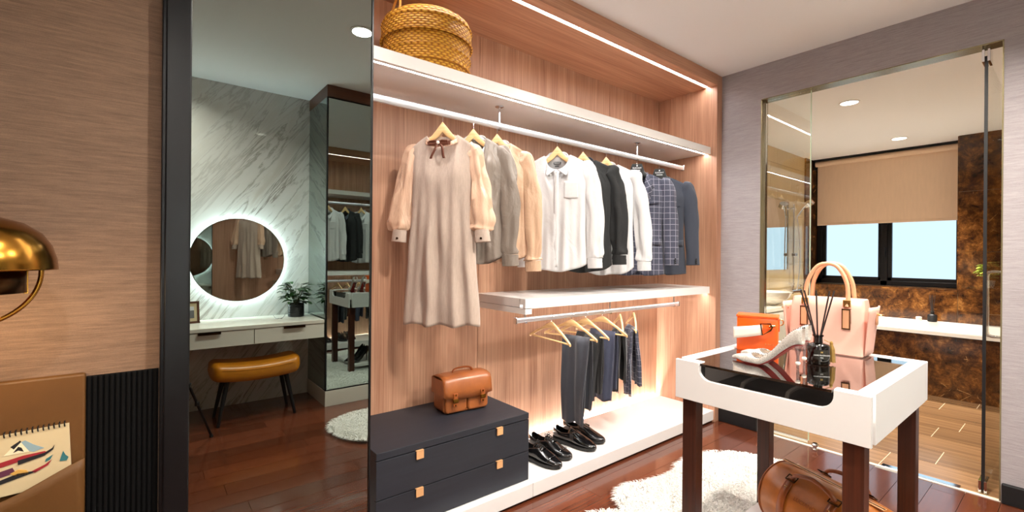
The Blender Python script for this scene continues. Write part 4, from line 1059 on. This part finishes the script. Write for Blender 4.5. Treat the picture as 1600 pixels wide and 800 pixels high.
MB().lathe(prf, 28).obj('pot', M['pot'], pp, smooth=20); MB().lathe([(.057, .098), (.05, .102)], 20).obj('soil', M['soil'], pp)
leafy(pp, 90, .05, .12, .15, .16, .085, .021, M['leaf'], 5)
pf = thing('photo_frame', 'small wooden photo frame standing at the left end of the vanity', 'frame', (.275, -.80, VZ), radians(170))
fq = MB()
for b_ in ((-.065, .065, 0, .016), (-.065, .065, .154, .17), (-.065, -.049, 0, .17), (.049, .065, 0, .17)): fq.box(b_[0], b_[1], -.008, .008, b_[2], b_[3])
fo = fq.obj('frame', M['darkframe'], pf, rot=(radians(-8), 0, 0), bevel=.002)
B(-.05, .05, -.001, .006, .014, .156).obj('mount', M['paper'], pf, rot=(radians(-8), 0, 0)); B(-.03, .03, -.003, 0, .04, .10).obj('photo', plain('grey_photo_print', rgb(96, 96, 100), .5), pf, rot=(radians(-8), 0, 0)); B(-.03, .03, -.003, 0, .1005, .13).obj('photo', plain('light_photo_sky', rgb(206, 208, 212), .5), pf, rot=(radians(-8), 0, 0))
rs = MB().tube(spl([(-.045, 0, .035), (-.03, .004, .012), (0, 0, .004), (.03, .004, .012), (.045, 0, .035)], 6), .002, 6); rs.tube(spl([(-.03, -.02, .0025), (0, 0, .006), (.03, -.02, .0025)], 5), .002, 6).tube(spl([(-.02, .02, .0025), (0, 0, .006), (.02, .02, .0025)], 5), .002, 6)
o = rs.obj('ring_stand', M['chrome'], None, (.88, -.70, VZ), smooth=True); tag(o, 'tiny curved wire ring stand on the vanity left of the plant', 'stand')

so = thing('vanity_stool', 'mustard leather saddle stool with splayed black legs before the vanity', 'stool', (.69, -.60, 0))
def seat(u, v):
    s = -1 + 2 * v; a = 2 * pi * u
    w = .165 * (1 - .02 * abs(s) ** 3); end = (1 - (max(0, abs(s) - .78) / .22) ** 2.6) ** .42 if abs(s) > .78 else 1
    zc = .372 + .030 * s * s; hh = .074
    cx2 = (1 if cos(a) >= 0 else -1) * abs(cos(a)) ** .55; sz = (1 if sin(a) >= 0 else -1) * abs(sin(a)) ** .65
    return (.315 * s, w * cx2 * lerp(.02, 1, end), zc + hh * sz * lerp(.02, 1, end))
MB().grid(seat, 40, 48, True).obj('seat', M['mustard'], so, smooth=80)
mv = MB().tube([(.314 * s, .163, .375 + .03 * s * s + .026) for s in [-.76 + 1.52 * k / 20 for k in range(21)]], .0028, 5).tube([(.314 * s, -.163, .375 + .03 * s * s + .026) for s in [-.76 + 1.52 * k / 20 for k in range(21)]], .0028, 5)
mv.obj('piping', M['mustard'], so, smooth=True)
for sx in (-1, 1):
    for sy in (-1, 1): MB().tube([(sx * .20, sy * .10, .33), (sx * .262, sy * .135, 0)], [.018, .011], 10).obj('leg', M['black'], so, smooth=True)

tc = thing('tall_mirror_cabinet', 'tall smoked mirror cabinet with white plinth across from the wardrobe', 'cabinet', (2.3, -.73, 0))
KX0, KY = 1.184, -.461
B(KX0, X1 - .03, YR + .002, KY, 0, .13).obj('plinth', M['cream'], tc, world=True, bevel=.002)
B(KX0 + .008, X1 - .03, YR + .002, KY - .024, .13, 2.60).obj('body', M['black'], tc, world=True)
B(KX0, X1 - .03, YR + .002, KY, 2.60, 2.699).obj('cornice', M['darkframe'], tc, world=True)
B(KX0 + .002, KX0 + .007, YR + .004, KY - .02, .132, 2.598).obj('side_panel', M['cabmirror'], tc, world=True)
for k in range(3):
    a = KX0 + k * .775; b = a + .772
    dr = MB()
    for b_ in ((a, b, .132, .14), (a, b, 2.59, 2.598), (a, a + .012, .132, 2.598), (b - .008, b, .132, 2.598)): dr.box(b_[0], b_[1], KY - .022, KY, b_[2], b_[3])
    dr = dr.obj('door', M['blackmetal'], tc, world=True); B(a + .012, b - .008, KY - .012, KY - .004, .14, 2.59).obj('mirror_pane', M['cabmirror'], dr)

tp = thing('tripod', 'thin black photographic tripod whose leg shows low in the mirror', 'tripod', (0, 0, 0))
for k in range(3):
    a = radians(-38 + 120 * k); e = Vector((cos(a), sin(a), 0))
    MB().tube([e * .03 + Vector((0, 0, 1.08)), e * .20 + Vector((0, 0, .62))], .013, 8).obj('leg', M['blackmetal'], tp, smooth=True)
    MB().tube([e * .19 + Vector((0, 0, .65)), e * .47 + Vector((0, 0, 0.01))], .008, 8).obj('leg_extension', M['blackmetal'], tp, smooth=True)
    for q in (.38, .6):
        p = e * lerp(.19, .47, q) + Vector((0, 0, lerp(.65, .01, q))); MB().lathe([(.010, -.015), (.014, -.012), (.014, .012), (.010, .015)], 10, p).obj('clamp', M['black'], tp, smooth=True)
    MB().lathe([(.012, 0), (.012, .012), (.008, .02)], 10, e * .47).obj('rubber_foot', M['sole'], tp)
MB().lathe([(.012, .75), (.012, 1.06), (.035, 1.06), (.035, 1.09), (.018, 1.10), (.018, 1.13)], 14).obj('centre_column', M['black'], tp, smooth=40)

# ---------------------------------------------------------------- bed side: head panel, ribs, sketch pad, lamp
hp = thing('leather_wall_panel', 'saddle brown leather panel with a slanted pocket on the left wall', 'panel', (-.5, YW, .3))
B(-1.3, -.128, 1.762, YW - .001, .25, .935).obj('backboard', M['headleather'], hp, world=True, bevel=.006)
pk = MB()
def pocket(u, v):
    x = -.62 + .492 * u; topz = .698 - .055 * sstep(min(1, (1 - u) * 2.4)) ; topz = .70 - .34 * (-.128 - x) + .30 * (-.128 - x) ** 2 - .02 * sstep((1 - u) * 3)
    y = 1.757 - .030 * sin(pi * min(1, (1 - u) * 1.15 + .0)) * v - .004 * sin(6 * u + 2 * v)
    return (x, y, lerp(.30, topz, v))
pk.grid(pocket, 30, 12).obj('pocket', M['headleather'], hp, world=True, smooth=True, solid=.004)
MB().tube([(-.140, 1.756, z) for z in (.31, .5, .69)], .0012, 5).obj('stitching', M['brassdark'], hp, world=True)
rb_ = thing('ribbed_panel', 'black vertically ribbed wall panel beside the mirror door', 'panel', (-.04, YW, .1))
B(-.127, .036, 1.780, YW - .001, 0.02, .922).obj('backing', M['ribblack'], rb_, world=True)
for k in range(13):
    xa = -.125 + k * .0124
    B(xa, xa + .0084, 1.772, 1.780, .02, .922).obj('rib', M['ribblack'], rb_, world=True, bevel=.002)
sk = thing('sketch_pad', 'spiral bound watercolour pad tucked into the leather pocket', 'book', (-.29, 1.7505, .64), radians(0))
sk.rotation_euler = (radians(-1.5), radians(-2.5), 0)
SW, SH = .137, .158
B(-SW, SW, 0, .008, 0, SH).obj('pages', M['paper'], sk, bevel=.001)
B(-SW, SW, .0085, .0105, 0, SH).obj('back_cover', M['darkframe'], sk)
for k in range(26):
    x = -SW + .008 + k * .0103
    MB().tube([(x, .004 + .009 * cos(a), SH + .000 + .007 * sin(a)) for a in [2 * pi * q / 10 for q in range(10)]], .0016, 5, True).obj('binding_ring', M['blackmetal'], sk, smooth=True)
PC = {c_: plain('paint_' + c_, v, .8) for c_, v in dict(red=rgb(150, 30, 40), black=rgb(24, 22, 26), teal=rgb(46, 110, 116), blue=rgb(140, 166, 176), ochre=rgb(206, 160, 78), plum=rgb(90, 40, 66), cream=rgb(240, 226, 192)).items()}
def paint(c_, pts, lay): MB().prism(pts, 'y', -.0004 * lay - .0002, 0.0001).obj('painted_shape', PC[c_], sk)
xr = SW
paint('blue', [(xr - .085, .135), (xr - .07, .12), (xr - .05, .105), (xr - .07, .100), (xr - .095, .112), (xr - .10, .13)], 1)
paint('cream', [(xr - .125, .105), (xr - .098, .135), (xr - .094, .135), (xr - .078, .103)], 2)
paint('black', [(xr - .112, .125), (xr - .094, .137), (xr - .092, .133), (xr - .106, .117)], 3)
paint('black', [(xr - .108, .108), (xr - .098, .122), (xr - .092, .118), (xr - .088, .106), (xr - .098, .112)], 3)
paint('red', [(xr - .19, .070), (xr - .14, .088), (xr - .09, .096), (xr - .05, .096), (xr - .044, .092), (xr - .09, .084), (xr - .14, .075), (xr - .19, .058)], 3)
paint('black', [(xr - .10, .086), (xr - .05, .092), (xr - .035, .100), (xr - .030, .108), (xr - .033, .096), (xr - .05, .084), (xr - .10, .074)], 4)
paint('plum', [(xr - .18, .058), (xr - .11, .070), (xr - .105, .056), (xr - .17, .044)], 3)
paint('ochre', [(xr - .115, .056), (xr - .10, .062), (xr - .085, .056), (xr - .08, .046), (xr - .105, .046)], 4)
paint('teal', [(xr - .048, .074), (xr - .034, .082), (xr - .040, .070), (xr - .05, .066)], 3)
paint('teal', [(xr - .022, .060), (xr - .018, .074), (xr - .014, .086), (xr - .010, .074), (xr - .004, .066), (xr - .008, .058)], 3)
paint('red', [(xr - .075, .050), (xr - .05, .060), (xr - .036, .070), (xr - .045, .056), (xr - .07, .044)], 4)
paint('black', [(xr - .15, .040), (xr - .10, .052), (xr - .06, .048), (xr - .09, .042), (xr - .15, .030)], 4)
paint('teal', [(xr - .19, .05), (xr - .165, .056), (xr - .158, .036), (xr - .19, .026)], 4)

lm = thing('pendant_lamp', 'brass pendant lamp with domed shade and ring at the left edge', 'lamp', (-.310, 1.52, 1.236))
RL = .150
MB().lathe([(RL, 0), (RL * 1.0, .004), (RL * .985, .025), (RL * .93, .055), (RL * .82, .083), (RL * .62, .106), (RL * .36, .118), (.02, .122)], 56, caps=False).obj('dome_shade', M['brass'], lm, smooth=True, solid=.002)
MB().lathe([(.098, -.052), (.098, .0)], 40, caps=False).obj('inner_shade', M['brassdark'], lm, smooth=True, solid=.002)
MB().lathe([(.045, -.088), (.045, -.02)], 28, caps=False).obj('lamp_cylinder', M['brass'], lm, smooth=True, solid=.002)
MB().lathe([(.004, -.07), (.020, -.062), (.026, -.04), (.02, -.015), (.012, -.002)], 20).obj('bulb', M['bulb'], lm, smooth=True)
for a in (.2, .2 + 2 * pi / 3, .2 + 4 * pi / 3, 1.2 * pi):
    MB().box(.094, .1005, -.008, .008, -.056, .006).obj('strap', M['brass'], lm, rot=(0, 0, a))
MB().tube([(.122 * cos(a) , 0, -.005 + .122 * sin(a)) for a in [2 * pi * k / 72 for k in range(72)]], .005, 8, True).obj('ring', M['brass'], lm, smooth=True, rot=(0, 0, radians(11)))
MB().tube([(0, 0, .118), (0, 0, 2.7 - 1.232)], .004, 8).obj('cord', M['black'], lm)
MB().lathe([(.05, 1.44), (.05, 1.467)], 24).obj('ceiling_rose', M['brass'], lm)
pl_ = bpy.data.lights.new('pendant_bulb', 'POINT'); pl_.energy = 3.2; pl_.color = (1, .74, .44); pl_.shadow_soft_size = .03
po_ = bpy.data.objects.new('pendant_light', pl_); COL.objects.link(po_); po_.parent = lm; po_.location = (0, 0, -.10)

# ---------------------------------------------------------------- bathroom fittings
gp = thing('glass_panel', 'fixed clear glass panel at the left of the bathroom opening', 'glass panel', (3.59, 1.34, 0))
B(3.586, 3.594, 1.19, OY1 - .004, .02, 2.437).obj('pane', M['glass'], gp, world=True)
B(3.582, 3.598, 1.19, OY1 - .006, .004, .02).obj('bottom_channel', M['chrome'], gp, world=True)
B(3.580, 3.600, OY1 - .018, OY1 - .006, .02, 2.437).obj('wall_channel', M['chrome'], gp, world=True)
B(3.585, 3.595, 1.186, 1.190, .02, 2.437).obj('polished_edge', plain('green_glass_edge', rgb(196, 214, 190), .1), gp, world=True)
gd = thing('glass_door', 'open frameless glass bathroom door with chrome pull handle', 'door', (3.6, .343, 0))
B(3.602, 4.45, .339, .347, .012, 2.395).obj('pane', M['glass'], gd, world=True)
B(3.594, 3.602, .336, .350, .012, 2.395).obj('seal', M['black'], gd, world=True)
for z0, z1 in ((.004, .07), (2.36, 2.437)):
    B(3.575, 3.68, .326, .338, z0, z1).obj('patch_fitting', M['chrome'], gd, world=True, bevel=.002); B(3.575, 3.68, .348, .360, z0, z1).obj('patch_fitting', M['chrome'], gd, world=True, bevel=.002)
for f in (-1, 1):
    y0 = .343 + f * .004; y1 = .343 + f * .062
    MB().tube(spl([(4.30, y0, 1.20), (4.30, y0 + f * .03, 1.20), (4.30, y1 - f * .012, 1.195), (4.30, y1, 1.17), (4.30, y1, .98), (4.30, y1, .81), (4.30, y1 - f * .012, .785), (4.30, y0 + f * .03, .78), (4.30, y0, .78)], 6), .0095, 10).obj('pull_handle', M['chrome'], gd, world=True, smooth=True)
o = B(3.552, 3.60, .43, .78, 0.001, .006).obj('floor_plate', M['chrome'], bevel=.001); tag(o, 'polished metal floor plate under the bathroom door opening', 'plate')
o = MB().lathe([(.016, 0), (.018, .006), (.011, .012), (.011, .02), (.020, .028), (.022, .036), (.014, .046)], 18).obj('door_stop', M['chrome'], None, (3.50, 1.12, 0), smooth=True); tag(o, 'small chrome door stop on the floor at the foot of the glass panel', 'door stop')

bt = thing('bathtub', 'white bathtub behind a brown marble apron under the window', 'bathtub', (6.26, 1.0, 0))
TBX = 5.78
for ya, yb in ((BYR + .002, .42), (.42, 1.02), (1.02, 1.62), (1.62, 2.31)):
    for za, zb_ in ((0, .08), (.08, .33), (.33, .572)): B(TBX, TBX + .02, ya + .0008, yb - .0008, za + .0006, zb_ - .0006).obj('marble_panel', M['emperador'], bt, world=True)
rim = MB(); X0, X9, Y0, Y9 = 5.755, BW - .002, BYR + .002, BYL - .002
def tubpt(u, v):
    a = 2 * pi * u
    c_, s_ = cos(a), sin(a); k = max(abs(c_), abs(s_)); sx, sy = c_ / k, s_ / k
    cx2, cy2 = (X0 + X9) / 2, (Y0 + Y9) / 2; hx, hy = (X9 - X0) / 2, (Y9 - Y0) / 2
    ex = (1 if c_ > 0 else -1) * abs(c_) ** .35; ey = (1 if s_ > 0 else -1) * abs(s_) ** .35
    prof = [(0, .572), (0, .604), (1, .604), (1, .598), (1.1, .45), (1.25, .24), (1.4, .20), (3, .20)]
    i = int(round(v * 7)); q, z = prof[i]
    if q == 0: return (cx2 + hx * sx, cy2 + hy * sy, z)
    f = {1: (.82, .90), 1.1: (.78, .87), 1.25: (.70, .82), 1.4: (.6, .75), 3: (.01, .01)}[q]
    return (cx2 + hx * f[0] * ex, cy2 + hy * f[1] * ey, z)
MB().grid(tubpt, 96, 7, True).obj('tub_shell', M['porcelain'], bt, world=True, smooth=40)
diffuser((6.66, 1.03, .604), 1.0, 'small dark reed diffuser on the back ledge of the bathtub', False, radians(20), 'black')
o = MB().lathe([(.024, 0), (.026, .003), (.026, .045), (.022, .048)], 18).obj('candle', M['ivory'], None, (6.60, 1.13, .604), smooth=40); tag(o, 'small pale candle beside the diffuser on the bathtub ledge', 'candle')
sh = thing('shower_set', 'chrome shower riser with hand shower and mixer on the tiled wall', 'shower', (6.31, 2.26, .86))
MB().tube([(6.31, 2.27, .90), (6.31, 2.27, 1.95)], .010, 10).obj('riser_rail', M['chrome'], sh, world=True, smooth=True)
for z in (.96, 1.90): MB().tube([(6.31, 2.32, z), (6.31, 2.26, z)], .013, 10).obj('bracket', M['chrome'], sh, world=True, smooth=True)
MB().box(6.28, 6.34, 2.235, 2.285, 1.30, 1.345).obj('slider', M['chrome'], sh, world=True, bevel=.008)
MB().tube([(6.33, 2.24, 1.80), (6.40, 2.20, 1.90), (6.47, 2.16, 1.97)], [.011, .012, .016], 10).obj('hand_shower', M['chrome'], sh, world=True, smooth=True)
MB().tube([(6.46, 2.17, 1.985), (6.485, 2.15, 1.945)], [.052, .058], 20).obj('shower_head', M['chrome'], sh, world=True, smooth=40)
MB().tube(spl([(6.33, 2.24, 1.80), (6.36, 2.22, 1.5), (6.36, 2.22, 1.15), (6.33, 2.23, .92), (6.31, 2.24, .87)], 8), .007, 8).obj('hose', M['steel'], sh, world=True, smooth=True)
MB().tube([(6.20, 2.25, .87), (6.48, 2.25, .87)], .022, 14).obj('mixer', M['chrome'], sh, world=True, smooth=True)
for x in (6.22, 6.46):
    MB().tube([(x, 2.32, .87), (x, 2.24, .87)], .03, 14).obj('escutcheon', M['chrome'], sh, world=True, smooth=40); MB().lathe([(.006, .89), (.006, .92), (.018, .925), (.018, .945), (.006, .95)], 12, (x, 2.25, 0)).obj('tap_knob', M['chrome'], sh, world=True, smooth=40)
bm_ = thing('bathroom_mirror', 'frameless bathroom mirror on the tiled wall reflecting the window', 'mirror', (5.4, BYL, 1.14))
B(4.5, 6.25, BYL - .016, BYL - .006, 1.14, 1.98).obj('glass', M['bathmirror'], bm_, world=True); B(4.52, 6.23, BYL - .006, BYL, 1.16, 1.96).obj('backing', M['white'], bm_, world=True)
vc = thing('washstand', 'pale washstand counter along the tiled bathroom wall', 'counter', (4.95, 2.05, 0))
B(4.25, 5.70, 1.86, BYL - .002, .76, .80).obj('top', M['cream'], vc, world=True, bevel=.003); B(4.28, 5.67, 1.88, BYL - .002, .30, .758).obj('cabinet', M['cream'], vc, world=True)
for k in range(2): B(4.29 + .69 * k, 4.97 + .69 * k, 1.866, 1.879, .31, .75).obj('door', M['cream'], vc, world=True, bevel=.002)
for z in (0,): B(4.35, 5.60, 1.95, BYL - .002, 0, .30).obj('base', M['black'], vc, world=True)
o = MB().lathe([(.10, 0), (.16, .03), (.215, .09), (.235, .135), (.225, .135), (.20, .09), (.14, .04), (.02, .025)], 40).obj('wash_basin', M['porcelain'], None, (5.02, 2.06, .80), smooth=True); tag(o, 'round white wash basin on the bathroom counter', 'basin')
o = MB().tube([(-.085, .055, 0), (.085, .055, 0)], .055, 20).tube([(-.085, -.058, 0), (.085, -.058, 0)], .055, 20).obj('rolled_towel', M['cotton'], None, (4.52, 2.03, .855), smooth=True); tag(o, 'rolled white towels on the counter beside the basin', 'towel')
fcl = thing('basin_tap', 'chrome basin tap behind the round wash basin', 'tap', (5.02, 2.28, .80))
MB().tube(spl([(0, 0, 0), (0, 0, .16), (0, -.03, .20), (0, -.09, .195), (0, -.11, .17)], 6), .012, 10).obj('spout', M['chrome'], fcl, smooth=True); MB().tube([(.05, 0, 0), (.05, 0, .06), (.09, -.01, .075)], .009, 8).obj('lever', M['chrome'], fcl, smooth=True)
gs = thing('wall_shelf', 'small glass shelf on the brown marble wall holding the flowers', 'shelf', (6.69, .62, 1.0))
B(6.60, BW - .001, .47, .80, .985, 1.0).obj('glass_board', M['glass'], gs, world=True)
for y in (.50, .77): MB().tube([(6.72, y, .978), (BW, y, .978)], .007, 8).obj('bracket', M['chrome'], gs, world=True)
fp = thing('flowering_plant', 'yellow green plant in a small pot seen through the glass door', 'plant', (6.67, .60, 1.0))
MB().lathe([(.030, 0), (.042, .07), (.038, .07), (.036, .06)], 20).obj('pot', M['porcelain'], fp, smooth=True); leafy(fp, 46, .03, .09, .11, .16, .07, .022, M['leafy'], 9)
